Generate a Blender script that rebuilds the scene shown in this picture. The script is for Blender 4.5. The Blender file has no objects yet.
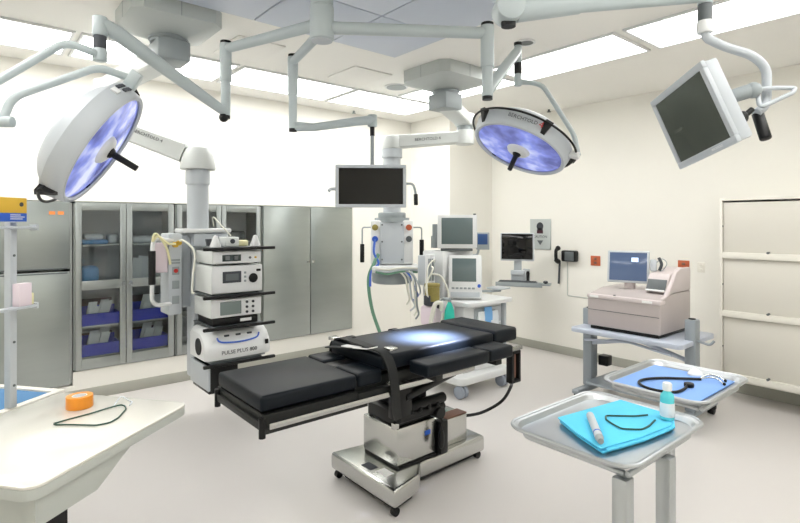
import bpy, bmesh, math, random
from mathutils import Vector, Matrix, Quaternion
random.seed(4)
SC = bpy.context.scene
COL = SC.collection
PI = math.pi
V = Vector

# ------------------------------------------------------------------ materials
def lin(c):
    return tuple((x / 12.92 if x <= .04045 else ((x + .055) / 1.055) ** 2.4) for x in c)
def rgb(r, g, b):
    return lin((r / 255, g / 255, b / 255)) + (1,)

def mat(name, col, rough=.5, metal=0., spec=.5, coat=0., noise=0., nscale=40., emis=None, estr=0., stretch=None, bump=0., rnoise=0.):
    m = bpy.data.materials.new(name)
    m.use_nodes = True
    nt = m.node_tree
    b = nt.nodes['Principled BSDF']
    b.inputs['Base Color'].default_value = col
    b.inputs['Roughness'].default_value = rough
    b.inputs['Metallic'].default_value = metal
    b.inputs['Specular IOR Level'].default_value = spec
    b.inputs['Coat Weight'].default_value = coat
    if emis:
        b.inputs['Emission Color'].default_value = emis
        b.inputs['Emission Strength'].default_value = estr
    if noise or bump or rnoise:
        tc = nt.nodes.new('ShaderNodeTexCoord')
        mp = nt.nodes.new('ShaderNodeMapping')
        if stretch: mp.inputs['Scale'].default_value = stretch
        nz = nt.nodes.new('ShaderNodeTexNoise')
        nz.inputs['Scale'].default_value = nscale
        nz.inputs['Detail'].default_value = 4
        nt.links.new(tc.outputs['Object'], mp.inputs['Vector'])
        nt.links.new(mp.outputs['Vector'], nz.inputs['Vector'])
        if noise:
            mx = nt.nodes.new('ShaderNodeMix'); mx.data_type = 'RGBA'
            lo = tuple(max(0, x * (1 - noise)) for x in col[:3]) + (1,)
            hi = tuple(min(1, x * (1 + noise)) for x in col[:3]) + (1,)
            mx.inputs[6].default_value = lo; mx.inputs[7].default_value = hi
            nt.links.new(nz.outputs['Fac'], mx.inputs[0])
            nt.links.new(mx.outputs[2], b.inputs['Base Color'])
        if rnoise:
            mr = nt.nodes.new('ShaderNodeMapRange')
            mr.inputs['To Min'].default_value = rough - rnoise; mr.inputs['To Max'].default_value = rough + rnoise
            nt.links.new(nz.outputs['Fac'], mr.inputs['Value'])
            nt.links.new(mr.outputs['Result'], b.inputs['Roughness'])
        if bump:
            bp = nt.nodes.new('ShaderNodeBump')
            bp.inputs['Strength'].default_value = bump
            bp.inputs['Distance'].default_value = .01
            nt.links.new(nz.outputs['Fac'], bp.inputs['Height'])
            nt.links.new(bp.outputs['Normal'], b.inputs['Normal'])
    return m

def emit_mat(name, col, s):
    m = bpy.data.materials.new(name); m.use_nodes = True
    nt = m.node_tree
    for n in list(nt.nodes):
        if n.type == 'BSDF_PRINCIPLED': nt.nodes.remove(n)
    e = nt.nodes.new('ShaderNodeEmission'); e.inputs[0].default_value = col; e.inputs[1].default_value = s
    nt.links.new(e.outputs[0], nt.nodes['Material Output'].inputs[0])
    return m

def pane_mat(name, tint, refl=.12, rough=.03):
    m = bpy.data.materials.new(name); m.use_nodes = True
    nt = m.node_tree
    for n in list(nt.nodes):
        if n.type == 'BSDF_PRINCIPLED': nt.nodes.remove(n)
    t = nt.nodes.new('ShaderNodeBsdfTransparent'); t.inputs[0].default_value = tint
    g = nt.nodes.new('ShaderNodeBsdfGlossy'); g.inputs['Roughness'].default_value = rough
    fr = nt.nodes.new('ShaderNodeFresnel'); fr.inputs[0].default_value = 1.5
    mx = nt.nodes.new('ShaderNodeMixShader')
    nt.links.new(fr.outputs[0], mx.inputs[0]); nt.links.new(t.outputs[0], mx.inputs[1]); nt.links.new(g.outputs[0], mx.inputs[2])
    nt.links.new(mx.outputs[0], nt.nodes['Material Output'].inputs[0])
    return m

def lamp_glass_mat(name, strength):
    """bluish luminous front glass of a surgical light: radial reflector facets seen through the cover, lit by the bulb in the middle"""
    m = bpy.data.materials.new(name); m.use_nodes = True
    nt = m.node_tree; b = nt.nodes['Principled BSDF']
    b.inputs['Base Color'].default_value = rgb(95, 105, 150); b.inputs['Roughness'].default_value = .12
    tc = nt.nodes.new('ShaderNodeTexCoord')
    vo = nt.nodes.new('ShaderNodeTexVoronoi'); vo.inputs['Scale'].default_value = 7
    nz = nt.nodes.new('ShaderNodeTexNoise'); nz.inputs['Scale'].default_value = 5; nz.inputs['Detail'].default_value = 3
    nt.links.new(tc.outputs['Object'], nz.inputs['Vector']); nt.links.new(nz.outputs['Color'], vo.inputs['Vector'])
    cr = nt.nodes.new('ShaderNodeValToRGB')
    cr.color_ramp.elements[0].position = .34; cr.color_ramp.elements[0].color = rgb(64, 66, 140)
    cr.color_ramp.elements[1].position = .66; cr.color_ramp.elements[1].color = rgb(225, 230, 255)
    e = cr.color_ramp.elements.new(.5); e.color = rgb(128, 140, 225)
    nt.links.new(nz.outputs['Fac'], cr.inputs[0])
    nt.links.new(cr.outputs[0], b.inputs['Emission Color'])
    b.inputs['Emission Strength'].default_value = strength
    return m

M = dict(
    wall=mat('wall_paint', rgb(240, 238, 230), .6, noise=.012, nscale=3),
    ceiling=mat('ceiling_paint', rgb(244, 243, 238), .7, noise=.01, nscale=4),
    floor=mat('floor_vinyl', rgb(213, 209, 206), .3, spec=.4, noise=.008, nscale=2.0),
    base=mat('cove_base_vinyl', rgb(168, 168, 158), .5),
    steel=mat('brushed_steel', rgb(168, 173, 171), .36, 1., noise=.08, nscale=3, stretch=(1, 1, 60), rnoise=.05),
    steel_door=mat('rolled_steel_door', rgb(168, 174, 171), .33, 1., noise=.10, nscale=2.0, stretch=(.8, 1, 4), rnoise=.08, bump=.10),
    polish=mat('polished_steel', rgb(200, 201, 198), .24, 1., noise=.05, nscale=8),
    tray=mat('tray_steel', rgb(192, 196, 199), .38, 1., noise=.04, nscale=10),
    vinyl=mat('black_vinyl', rgb(13, 20, 27), .45, spec=.22, noise=.05, nscale=60, bump=.03),
    black=mat('black_plastic', rgb(13, 14, 15), .42, spec=.35),
    dark=mat('dark_metal', rgb(24, 26, 25), .45, .3),
    strap=mat('black_webbing', rgb(26, 28, 28), .7, noise=.2, nscale=200),
    arm=mat('arm_enamel', rgb(180, 190, 192), .35),
    white=mat('white_plastic', rgb(226, 228, 228), .4),
    offw=mat('device_plastic', rgb(212, 216, 214), .45),
    grey=mat('grey_plastic', rgb(150, 158, 160), .45),
    dgrey=mat('dark_grey_plastic', rgb(92, 98, 100), .45),
    lgrey=mat('pale_grey_enamel', rgb(188, 194, 199), .4),
    mount=mat('mount_cover', rgb(186, 192, 190), .45),
    cream=mat('cream_enamel', rgb(234, 231, 221), .45),
    panel=mat('cabinet_panel_cream', rgb(216, 213, 203), .45),
    blue=mat('blue_bin', rgb(50, 64, 214), .4),
    cloth=mat('blue_cloth', rgb(92, 202, 238), .85, noise=.05, nscale=90, bump=.1),
    mat_blue=mat('blue_mat', rgb(130, 170, 232), .8, noise=.05, nscale=120, bump=.1),
    pad_blue=mat('blue_pad', rgb(80, 130, 175), .8, noise=.1, nscale=60),
    pack=mat('clear_pouch', rgb(232, 238, 240), .3, noise=.1, nscale=25),
    packw=mat('white_wrap', rgb(224, 230, 235), .6, noise=.08, nscale=20),
    packb=mat('blue_wrap', rgb(120, 178, 232), .7, noise=.08, nscale=20),
    maroon=mat('dark_red_board', rgb(70, 34, 48), .6),
    orange=mat('orange_tape', rgb(240, 150, 40), .4, noise=.08, nscale=30, stretch=(1, 1, .1)),
    cord=mat('green_cord', rgb(28, 74, 60), .45),
    teal=mat('teal_rubber', rgb(40, 190, 170), .4),
    liquid=mat('teal_bottle', rgb(90, 205, 215), .2),
    yellow=mat('yellow_plastic', rgb(222, 180, 60), .45),
    amber=mat('amber_granules', rgb(150, 138, 74), .5, noise=.25, nscale=60),
    hose=mat('white_hose', rgb(226, 226, 214), .45),
    ghose=mat('green_hose', rgb(105, 150, 125), .45),
    bhose=mat('blue_hose', rgb(70, 110, 205), .45),
    yhose=mat('cream_hose', rgb(232, 226, 180), .45),
    outlet=mat('orange_plate', rgb(186, 94, 58), .4),
    beige=mat('analyzer_beige', rgb(184, 175, 173), .45, noise=.02, nscale=30),
    beige_l=mat('analyzer_pale', rgb(206, 196, 195), .45),
    cart=mat('cart_enamel', rgb(150, 158, 164), .4, .2),
    cart_l=mat('cart_top_laminate', rgb(186, 194, 208), .35),
    scr_black=mat('black_screen', rgb(5, 5, 6), .06),
    scr_grey=mat('grey_screen', rgb(98, 112, 112), .15),
    scr_refl=mat('glossy_dark_screen', rgb(112, 116, 110), .06, .75),
    scr_blue=mat('blue_screen', rgb(50, 62, 84), .12, emis=rgb(120, 142, 180), estr=.35),
    scr_lite=mat('screen_highlight', rgb(200, 220, 250), .2, emis=rgb(200, 225, 255), estr=.9),
    lcd=mat('lcd_dark', rgb(50, 60, 60), .2),
    lcd2=mat('lcd_grey', rgb(120, 132, 130), .2),
    counter=mat('white_laminate', rgb(232, 230, 220), .16, spec=.5, coat=.3),
    counter_edge=mat('grey_laminate_edge', rgb(192, 196, 190), .35),
    rubber=mat('caster_grey', rgb(152, 160, 172), .45),
    red=mat('red_mark', rgb(190, 44, 40), .5),
    bluem=mat('blue_mark', rgb(40, 90, 190), .5),
    pink=mat('pale_pink_carton', rgb(228, 214, 222), .6),
    ink=mat('dark_ink', rgb(60, 64, 70), .6),
    brown=mat('red_brown_plate', rgb(128, 92, 78), .5),
    laminar=mat('laminar_screen', rgb(198, 206, 219), .5, noise=.03, nscale=300),
    panel_light=emit_mat('light_diffuser', (1, .992, .972, 1), 8.3),
    glass=pane_mat('door_glass', (.93, .95, .95, 1)),
    clear=pane_mat('clear_plastic', (.90, .93, .93, 1)),
    lampglass=lamp_glass_mat('lamp_glass', .8),
    inside=mat('cabinet_inside', rgb(176, 180, 184), .5),
    orange_l=mat('orange_sticker', rgb(232, 140, 70), .6),
    scr_navy=mat('navy_screen', rgb(46, 78, 128), .2),
    skin_w=mat('soft_white', rgb(240, 240, 238), .5),
)

# ------------------------------------------------------------------ mesh builder
def frame_from_z(z, x=None):
    z = V(z).normalized()
    if x is None:
        x = V((0, 0, 1)) if abs(z.z) < .95 else V((1, 0, 0))
    x = V(x); x = (x - z * x.dot(z)).normalized()
    y = z.cross(x)
    return Matrix((x, y, z)).transposed().to_4x4()

def fil(pts, r=.05, n=6):
    pts = [V(p) for p in pts]; out = [pts[0]]
    for i in range(1, len(pts) - 1):
        a, b, c = pts[i - 1], pts[i], pts[i + 1]
        d = min(r, (a - b).length * .49, (c - b).length * .49)
        p = b + (a - b).normalized() * d; q = b + (c - b).normalized() * d
        for k in range(n + 1):
            t = k / n
            out.append(p * (1 - t) ** 2 + b * 2 * t * (1 - t) + q * t * t)
    out.append(pts[-1]); return out

def cr(pts, n=8, closed=False):
    pts = [V(p) for p in pts]; out = []; m = len(pts)
    for i in range(m if closed else m - 1):
        g = lambda k: pts[k % m] if closed else pts[min(max(k, 0), m - 1)]
        p0, p1, p2, p3 = g(i - 1), g(i), g(i + 1), g(i + 2)
        for k in range(n):
            t = k / n
            out.append(.5 * ((2 * p1) + (p2 - p0) * t + (2 * p0 - 5 * p1 + 4 * p2 - p3) * t * t + (3 * p1 - p0 - 3 * p2 + p3) * t ** 3))
    if not closed: out.append(pts[-1])
    return out

class MB:
    def __init__(s, Mx=None):
        s.bm = bmesh.new(); s.M = Mx or Matrix.Identity(4)
    def _add(s, t, Mx=None):
        Mx = s.M @ Mx if Mx is not None else s.M
        t.transform(Mx)
        me = bpy.data.meshes.new('tmp'); t.to_mesh(me); t.free()
        s.bm.from_mesh(me); bpy.data.meshes.remove(me)
        return s
    def box(s, x, y, z, bev=0., seg=2, Mx=None):
        t = bmesh.new(); bmesh.ops.create_cube(t, size=1)
        for v in t.verts:
            v.co = V(((x[0] + x[1]) / 2 + v.co.x * (x[1] - x[0]), (y[0] + y[1]) / 2 + v.co.y * (y[1] - y[0]), (z[0] + z[1]) / 2 + v.co.z * (z[1] - z[0])))
        if bev: bmesh.ops.bevel(t, geom=t.edges[:], offset=bev, segments=seg, affect='EDGES', profile=.5)
        return s._add(t, Mx)
    def cyl(s, p0, p1, r0, r1=None, n=24, bev=0.):
        p0, p1 = V(p0), V(p1); L = (p1 - p0).length; r1 = r0 if r1 is None else r1
        t = bmesh.new(); bmesh.ops.create_cone(t, cap_ends=True, segments=n, radius1=r0, radius2=r1, depth=L)
        if bev:
            ed = [e for e in t.edges if abs(e.verts[0].co.z - e.verts[1].co.z) < 1e-6]
            bmesh.ops.bevel(t, geom=ed, offset=bev, segments=2, affect='EDGES', profile=.5)
        return s._add(t, Matrix.Translation((p0 + p1) / 2) @ frame_from_z(p1 - p0))
    def tube(s, pts, r, n=12, closed=False, flat=1.):
        pts = [V(p) for p in pts]; m = len(pts); t = bmesh.new(); rings = []
        tan = []
        for i in range(m):
            a = pts[(i - 1) % m] if closed or i > 0 else pts[0]
            b = pts[(i + 1) % m] if closed or i < m - 1 else pts[-1]
            tan.append((b - a).normalized())
        up = V((0, 0, 1)) if abs(tan[0].z) < .9 else V((1, 0, 0))
        nx = (up - tan[0] * up.dot(tan[0])).normalized()
        for i in range(m):
            if i: 
                q = tan[i - 1].rotation_difference(tan[i]); nx = q @ nx
                nx = (nx - tan[i] * nx.dot(tan[i])).normalized()
            ny = tan[i].cross(nx); rr = r[i] if isinstance(r, (list, tuple)) else r
            rings.append([t.verts.new(pts[i] + nx * math.cos(2 * PI * k / n) * rr + ny * math.sin(2 * PI * k / n) * rr * flat) for k in range(n)])
        for i in range(m if closed else m - 1):
            A, B = rings[i], rings[(i + 1) % m]
            for k in range(n): t.faces.new((A[k], A[(k + 1) % n], B[(k + 1) % n], B[k]))
        if not closed:
            t.faces.new(list(reversed(rings[0]))); t.faces.new(rings[-1])
        bmesh.ops.recalc_face_normals(t, faces=t.faces[:])
        return s._add(t)
    def ribbon(s, pts, side, w, th):
        pts = [V(p) for p in pts]; m = len(pts); side = V(side).normalized(); t = bmesh.new(); rg = []
        for i in range(m):
            d = (pts[min(i + 1, m - 1)] - pts[max(i - 1, 0)]).normalized()
            nn = d.cross(side).normalized()
            rg.append([t.verts.new(pts[i] + side * a * w / 2 + nn * b * th / 2) for a, b in ((-1, -1), (1, -1), (1, 1), (-1, 1))])
        for i in range(m - 1):
            for k in range(4): t.faces.new((rg[i][k], rg[i][(k + 1) % 4], rg[i + 1][(k + 1) % 4], rg[i + 1][k]))
        t.faces.new(rg[0]); t.faces.new(rg[-1])
        bmesh.ops.recalc_face_normals(t, faces=t.faces[:])
        return s._add(t)
    def lathe(s, prof, n=48, Mx=None, a0=0., a1=2 * PI):
        t = bmesh.new(); full = abs(a1 - a0 - 2 * PI) < 1e-6; rings = []
        cnt = n if full else n + 1
        for r, z in prof:
            if r < 1e-6: rings.append([t.verts.new((0, 0, z))])
            else: rings.append([t.verts.new((r * math.cos(a0 + (a1 - a0) * k / n), r * math.sin(a0 + (a1 - a0) * k / n), z)) for k in range(cnt)])
        for A, B in zip(rings, rings[1:]):
            for k in range(n):
                j = (k + 1) % cnt
                if len(A) == 1 and len(B) == 1: continue
                if len(A) == 1: t.faces.new((A[0], B[j], B[k]))
                elif len(B) == 1: t.faces.new((A[k], A[j], B[0]))
                else: t.faces.new((A[k], A[j], B[j], B[k]))
        bmesh.ops.recalc_face_normals(t, faces=t.faces[:])
        return s._add(t, Mx)
    def prism(s, poly, z0, z1, bev=0., Mx=None, seg=2):
        t = bmesh.new()
        vs = [t.verts.new((p[0], p[1], z0)) for p in poly]
        f = t.faces.new(vs)
        ex = bmesh.ops.extrude_face_region(t, geom=[f])
        for v in ex['geom']:
            if isinstance(v, bmesh.types.BMVert): v.co.z = z1
        bmesh.ops.recalc_face_normals(t, faces=t.faces[:])
        if bev: bmesh.ops.bevel(t, geom=t.edges[:], offset=bev, segments=seg, affect='EDGES', profile=.5)
        return s._add(t, Mx)
    def ball(s, c, r, sc=(1, 1, 1), n=20):
        t = bmesh.new(); bmesh.ops.create_uvsphere(t, u_segments=n, v_segments=n // 2, radius=r)
        return s._add(t, Matrix.Translation(c) @ Matrix.Diagonal((sc[0], sc[1], sc[2], 1)))
    def loft(s, rings):
        """rings: lists of points of equal length, capped"""
        t = bmesh.new(); R = [[t.verts.new(p) for p in r] for r in rings]; n = len(R[0])
        for A, B in zip(R, R[1:]):
            for k in range(n): t.faces.new((A[k], A[(k + 1) % n], B[(k + 1) % n], B[k]))
        t.faces.new(R[0]); t.faces.new(R[-1])
        bmesh.ops.recalc_face_normals(t, faces=t.faces[:])
        return s._add(t)

def rrect(x0, x1, y0, y1, r, n=5):
    out = []
    for cx, cy, a in ((x1 - r, y1 - r, 0), (x0 + r, y1 - r, PI / 2), (x0 + r, y0 + r, PI), (x1 - r, y0 + r, 3 * PI / 2)):
        for k in range(n + 1):
            t = a + PI / 2 * k / n
            out.append((cx + r * math.cos(t), cy + r * math.sin(t)))
    return out

OFF = {}      # what to subtract from authored (room) coordinates for each root
def finish(o, mb, m, off):
    bm = mb.bm
    if off is not None: bm.transform(Matrix.Translation(-V(off)))
    for e in bm.edges:
        if len(e.link_faces) == 2:
            e.smooth = e.calc_face_angle(0) < math.radians(38)
    for f in bm.faces: f.smooth = True
    bm.to_mesh(o.data); bm.free()
    o.data.materials.append(M[m])
def tag(o, label=None, cat=None, group=None, kind=None):
    if label: o['label'] = label
    if cat: o['category'] = cat
    if group: o['group'] = group
    if kind: o['kind'] = kind
    return o
def thing(name, label, cat, loc, group=None, local=False, rotz=0.):
    """an Empty at the base of a thing made of parts; parts are authored in room metres unless local"""
    o = bpy.data.objects.new(name, None); COL.objects.link(o)
    o.empty_display_size = .1
    o.location = loc; o.rotation_euler = (0, 0, rotz)
    OFF[o.name] = None if local else V(loc)
    return tag(o, label, cat, group)
def part(name, mb, m, parent, label=None):
    o = bpy.data.objects.new(name, bpy.data.meshes.new(name)); COL.objects.link(o)
    o.parent = parent
    OFF[o.name] = OFF[parent.name]
    finish(o, mb, m, OFF[parent.name])
    if label: o['label'] = label
    return o
def solo(name, mb, m, loc, label, cat, group=None, local=False, rotz=0., kind=None):
    """a thing that is one mesh"""
    o = bpy.data.objects.new(name, bpy.data.meshes.new(name)); COL.objects.link(o)
    o.location = loc; o.rotation_euler = (0, 0, rotz)
    OFF[o.name] = None if local else V(loc)
    finish(o, mb, m, OFF[o.name])
    return tag(o, label, cat, group, kind)
def struct(name, mb, m):
    o = bpy.data.objects.new(name, bpy.data.meshes.new(name)); COL.objects.link(o)
    finish(o, mb, m, None)
    o['kind'] = 'structure'
    return o
def dup(root, loc, label=None, rotz=None, group=None):
    r = root.copy(); COL.objects.link(r); r.location = loc
    if rotz is not None: r.rotation_euler = (0, 0, rotz)
    if label: r['label'] = label
    if group: r['group'] = group
    for ch in list(root.children):
        c = ch.copy(); COL.objects.link(c); c.parent = r
        for g in list(ch.children):
            d = g.copy(); COL.objects.link(d); d.parent = c
    return r
def text_mb(txt, size, o, xd, yd, depth=.0006, align='CENTER'):
    """lettering: a flat mesh of the words, lying in the plane (xd, yd) with its middle at o"""
    cu = bpy.data.curves.new('letters', 'FONT'); cu.body = txt; cu.size = size; cu.extrude = depth
    cu.align_x = align; cu.align_y = 'CENTER'; cu.resolution_u = 2
    ob = bpy.data.objects.new('letters', cu); COL.objects.link(ob)
    dg = bpy.context.evaluated_depsgraph_get()
    me = bpy.data.meshes.new_from_object(ob.evaluated_get(dg))
    bpy.data.objects.remove(ob); bpy.data.curves.remove(cu)
    xd, yd = V(xd).normalized(), V(yd).normalized(); zd = xd.cross(yd)
    Mx = Matrix.Translation(o) @ Matrix((xd, yd, zd)).transposed().to_4x4()
    mb = MB(); me.transform(Mx); mb.bm.from_mesh(me); bpy.data.meshes.remove(me)
    return mb

# ------------------------------------------------------------------ the room (metres; +x along the cabinet wall, +y towards it)
XE, YN, XW, YS, ZC = 6.12, 5.95, -2.2, -1.2, 3.27
struct('floor', MB().box((XW - .1, XE + .1), (YS - .1, YN + .5), (-.1, 0)), 'floor')
struct('ceiling', MB().box((XW - .1, XE + .1), (YS - .1, YN + .5), (ZC, ZC + .1)), 'ceiling')
wn = MB()
wn.box((4.128, 5.21), (YN, YN + .5), (0, ZC))
wn.box((XW - .1, 4.128), (YN, YN + .5), (1.965, ZC))
wn.box((.818, 4.128), (YN, YN + .5), (0, .288))
wn.box((-.62, .818), (YN, YN + .5), (0, .16))
wn.box((XW - .1, -.62), (YN, YN + .5), (0, 1.965))
wn.box((-.62, 4.128), (YN + .44, YN + .5), (.16, 1.965))
struct('wall_north', wn, 'wall')
struct('wall_corner', MB().box((5.21, XE + .1), (5.13, YN + .5), (0, ZC)), 'wall')
struct('wall_east', MB().box((XE, XE + .1), (YS - .1, 5.13), (0, ZC)), 'wall')
struct('wall_south', MB().box((XW, XE), (YS - .1, YS), (0, ZC)), 'wall')
struct('wall_west', MB().box((XW - .1, XW), (YS, YN), (0, ZC)), 'wall')
struct('baseboard_north', MB().box((XW, 5.2), (YN - .012, YN - .001), (0.001, .11), .003), 'base')
struct('baseboard_corner', MB().box((5.198, 5.209), (5.119, YN - .013), (0.001, .11), .003).box((5.198, XE - .014), (5.118, 5.129), (0.001, .11), .003), 'base')
struct('baseboard_east', MB().box((XE - .012, XE - .001), (YS, 5.117), (0.001, .11), .003), 'base')

# ceiling lights round the laminar-flow field
def ceiling_light(x0, x1, y0, y1, label):
    t = thing('ceiling_light', label, 'ceiling light', ((x0 + x1) / 2, (y0 + y1) / 2, ZC), 'flat ceiling light panels')
    f = MB()
    w = .022
    for a, b, c, d in ((x0, x1, y0, y0 + w), (x0, x1, y1 - w, y1), (x0, x0 + w, y0 + w, y1 - w), (x1 - w, x1, y0 + w, y1 - w)):
        f.box((a, b), (c, d), (ZC - .02, ZC - .001), .002)
    part('frame', f, 'white', t)
    part('diffuser', MB().box((x0 + w, x1 - w), (y0 + w, y1 - w), (ZC - .012, ZC - .002)), 'panel_light', t)
nm = {0: 'flat white ceiling light over the tall steel cabinet, cut off by the picture edge',
      1: 'flat white ceiling light over the glass door cabinet, behind the lamp arms',
      2: 'flat white ceiling light over the upright suspension tubes',
      3: 'flat white ceiling light at the corner end of the row over the cabinets'}
for i, x in enumerate((-.63, .72, 2.07, 3.42)):
    ceiling_light(x, x + 1.31, 4.80, 5.52, nm[i])
for i, y in enumerate((.72, 2.07, 3.45)):
    ceiling_light(3.95, 4.6, y, y + (1.28 if i < 2 else 1.3),
                  ['flat white ceiling light beyond the tilted hanging monitor, largest in the picture', 'flat white ceiling light over the wall phone and the lamp with the printed rim', 'flat white ceiling light partly hidden by the ceiling boom cover'][i])
for y in (.72, 2.07, 3.42):
    ceiling_light(-.63, .03, y, y + 1.28, 'flat ceiling light overhead on the west side of the room')
for x in (.2, 1.55, 2.9):
    ceiling_light(x, x + 1.3, -.5, .2, 'flat ceiling light overhead beside the south wall')
# laminar flow screens
for i in range(3):
    for j in range(2):
        x0, y0 = .96 + i * .675, 2.28 + j * .675
        solo('air_screen', MB().box((x0 + .006, x0 + .669), (y0 + .006, y0 + .669), (ZC - .03, ZC - .001), .004), 'laminar', (x0 + .34, y0 + .34, ZC),
             'pale blue ceiling air screen ' + ['beside the equipment boom cover', 'between the boom cover and the arm hub', 'whose corner points at the ceiling speaker'][i] if j else 'pale blue ceiling air screen ' + ['above the bent lamp tube', 'around the arm hub', 'above the long arm to the printed lamp'][i], 'air screen', 'ceiling air screens')
# access hatches and round fittings
def hatch(x0, x1, y0, y1, label):
    solo('ceiling_hatch', MB().box((x0, x1), (y0, y1), (ZC - .012, ZC - .001), .004), 'ceiling', ((x0 + x1) / 2, (y0 + y1) / 2, ZC), label, 'hatch')
hatch(1.70, 2.12, 4.05, 4.62, 'flat square ceiling hatch between the two lamp arms')
hatch(2.89, 3.36, 4.12, 4.62, 'flat square ceiling hatch beside the round ceiling speaker')
t = thing('ceiling_speaker', 'round grey ceiling speaker near the boom cover', 'speaker', (3.69, 4.46, ZC))
part('rim', MB().cyl((3.69, 4.46, ZC - .012), (3.69, 4.46, ZC - .001), .13, n=36), 'white', t)
part('grille', MB().cyl((3.69, 4.46, ZC - .016), (3.69, 4.46, ZC - .0125), .11, n=36), 'grey', t)
t = thing('ceiling_speaker', 'small round dark ceiling fitting behind the lamp suspension joint', 'ceiling fitting', (3.61, 2.66, ZC))
part('rim', MB().lathe([(.075, ZC - .001), (.08, ZC - .012), (.06, ZC - .014)], Mx=Matrix.Translation((3.61, 2.66, 0))), 'white', t)
part('grille', MB().cyl((3.61, 2.66, ZC - .012), (3.61, 2.66, ZC - .002), .062, n=28), 'dgrey', t)
solo('sprinkler', MB().cyl((4.05, 5.8, ZC - .03), (4.05, 5.8, ZC - .001), .014).cyl((4.05, 5.8, ZC - .036), (4.05, 5.8, ZC - .03), .026), 'grey', (4.05, 5.8, ZC), 'tiny grey sprinkler head above the solid steel doors', 'sprinkler')
solo('sprinkler', MB().cyl((6.0, 4.05, ZC - .03), (6.0, 4.05, ZC - .001), .014).cyl((6.0, 4.05, ZC - .036), (6.0, 4.05, ZC - .03), .026), 'dgrey', (6.0, 4.05, ZC), 'tiny dark sprinkler head above the wall phone', 'sprinkler')

# ------------------------------------------------------------------ steel cabinets in the north wall niche
YF = YN - .02      # face of the cabinets
def shell(x0, x1, z0, z1, y0=YF, y1=YN + .40, th=.018):
    m = MB()
    m.box((x0, x1), (y1 - th, y1), (z0, z1))
    m.box((x0, x0 + th), (y0 + .02, y1), (z0, z1)); m.box((x1 - th, x1), (y0 + .02, y1), (z0, z1))
    m.box((x0, x1), (y0 + .02, y1), (z0, z0 + th)); m.box((x0, x1), (y0 + .02, y1), (z1 - th, z1))
    return m
# tall unit with two solid doors, one over the other
t = thing('tall_cabinet', 'tall stainless cabinet with one door over another and orange stickers', 'cabinet', (.3, YN + .2, .168))
part('body', shell(-.6, .812, .17, 1.96), 'steel', t)
for z0, z1 in ((.19, 1.282), (1.305, 1.95)):
    for x0, x1 in ((-.585, .09), (.10, .79)):
        d = part('door', MB().box((x0, x1), (YF - .005, YF + .018), (z0, z1), .004), 'steel_door', t)
        part('edge_pull', MB().box((x0 + .02, x1 - .02), (YF - .014, YF - .0055), ((z1 - .02) if z1 < 1.5 else z0 + .002, (z1 - .008) if z1 < 1.5 else z0 + .012), .002), 'dgrey', d)
for x in (.62, .69):
    part('sticker', MB().box((x, x + .05), (YF - .0075, YF - .0055), (1.83, 1.862)), 'orange_l', t, 'orange sticker')
# glass door units
def glass_unit(x0, x1, xm, label):
    t = thing('glass_cabinet', label, 'cabinet', ((x0 + x1) / 2, YN + .2, .29), 'stainless glass door cabinets')
    part('body', shell(x0, x1, .292, 1.96), 'steel', t)
    part('back_panel', MB().box((x0 + .02, x1 - .02), (YN + .372, YN + .378), (.315, 1.94)), 'inside', t)
    for z in (.395, .70, 1.515, 1.125):
        part('shelf', MB().box((x0 + .02, x1 - .02), (YN + .03, YN + .37), (z, z + .018), .003), 'steel', t)
    for a, b in ((x0 + .012, xm - .003), (xm + .003, x1 - .012)):
        fr = MB(); w = .055
        fr.box((a, a + w), (YF - .004, YF + .018), (.31, 1.945), .003).box((b - w, b), (YF - .004, YF + .018), (.31, 1.945), .003)
        for z0, z1 in ((.31, .405), (1.085, 1.175), (1.875, 1.945)):
            fr.box((a + w, b - w), (YF - .003, YF + .017), (z0, z1), .002)
        d = part('door', fr, 'steel', t)
        part('pane', MB().box((a + w, b - w), (YF + .004, YF + .009), (.405, 1.085)).box((a + w, b - w), (YF + .004, YF + .009), (1.175, 1.875)), 'glass', d)
        hx = b - .03 if b < xm + .01 else a + .03
        part('knob', MB().cyl((hx, YF - .03, 1.13), (hx, YF - .004, 1.13), .012).cyl((hx, YF - .034, 1.13), (hx, YF - .03, 1.13), .02), 'polish', d)
    return t
glass_unit(.822, 1.765, 1.285, 'stainless glass door cabinet with blue bins behind its panes')
glass_unit(1.775, 2.775, 2.28, 'stainless glass door cabinet behind the equipment tower')
# solid pair
t = thing('solid_cabinet', 'stainless cabinet with two plain doors and a small lock', 'cabinet', (3.45, YN + .2, .29))
part('body', shell(2.785, 4.122, .292, 1.96), 'steel', t)
for a, b in ((2.80, 3.452), (3.46, 4.105)):
    d = part('door', MB().box((a, b), (YF - .004, YF + .018), (.305, 1.948), .004), 'steel_door', t)
part('lock', MB().box((3.40, 3.448), (YF - .016, YF - .0045), (1.235, 1.265), .003).box((3.464, 3.51), (YF - .016, YF - .0045), (1.235, 1.265), .003), 'polish', t)

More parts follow.
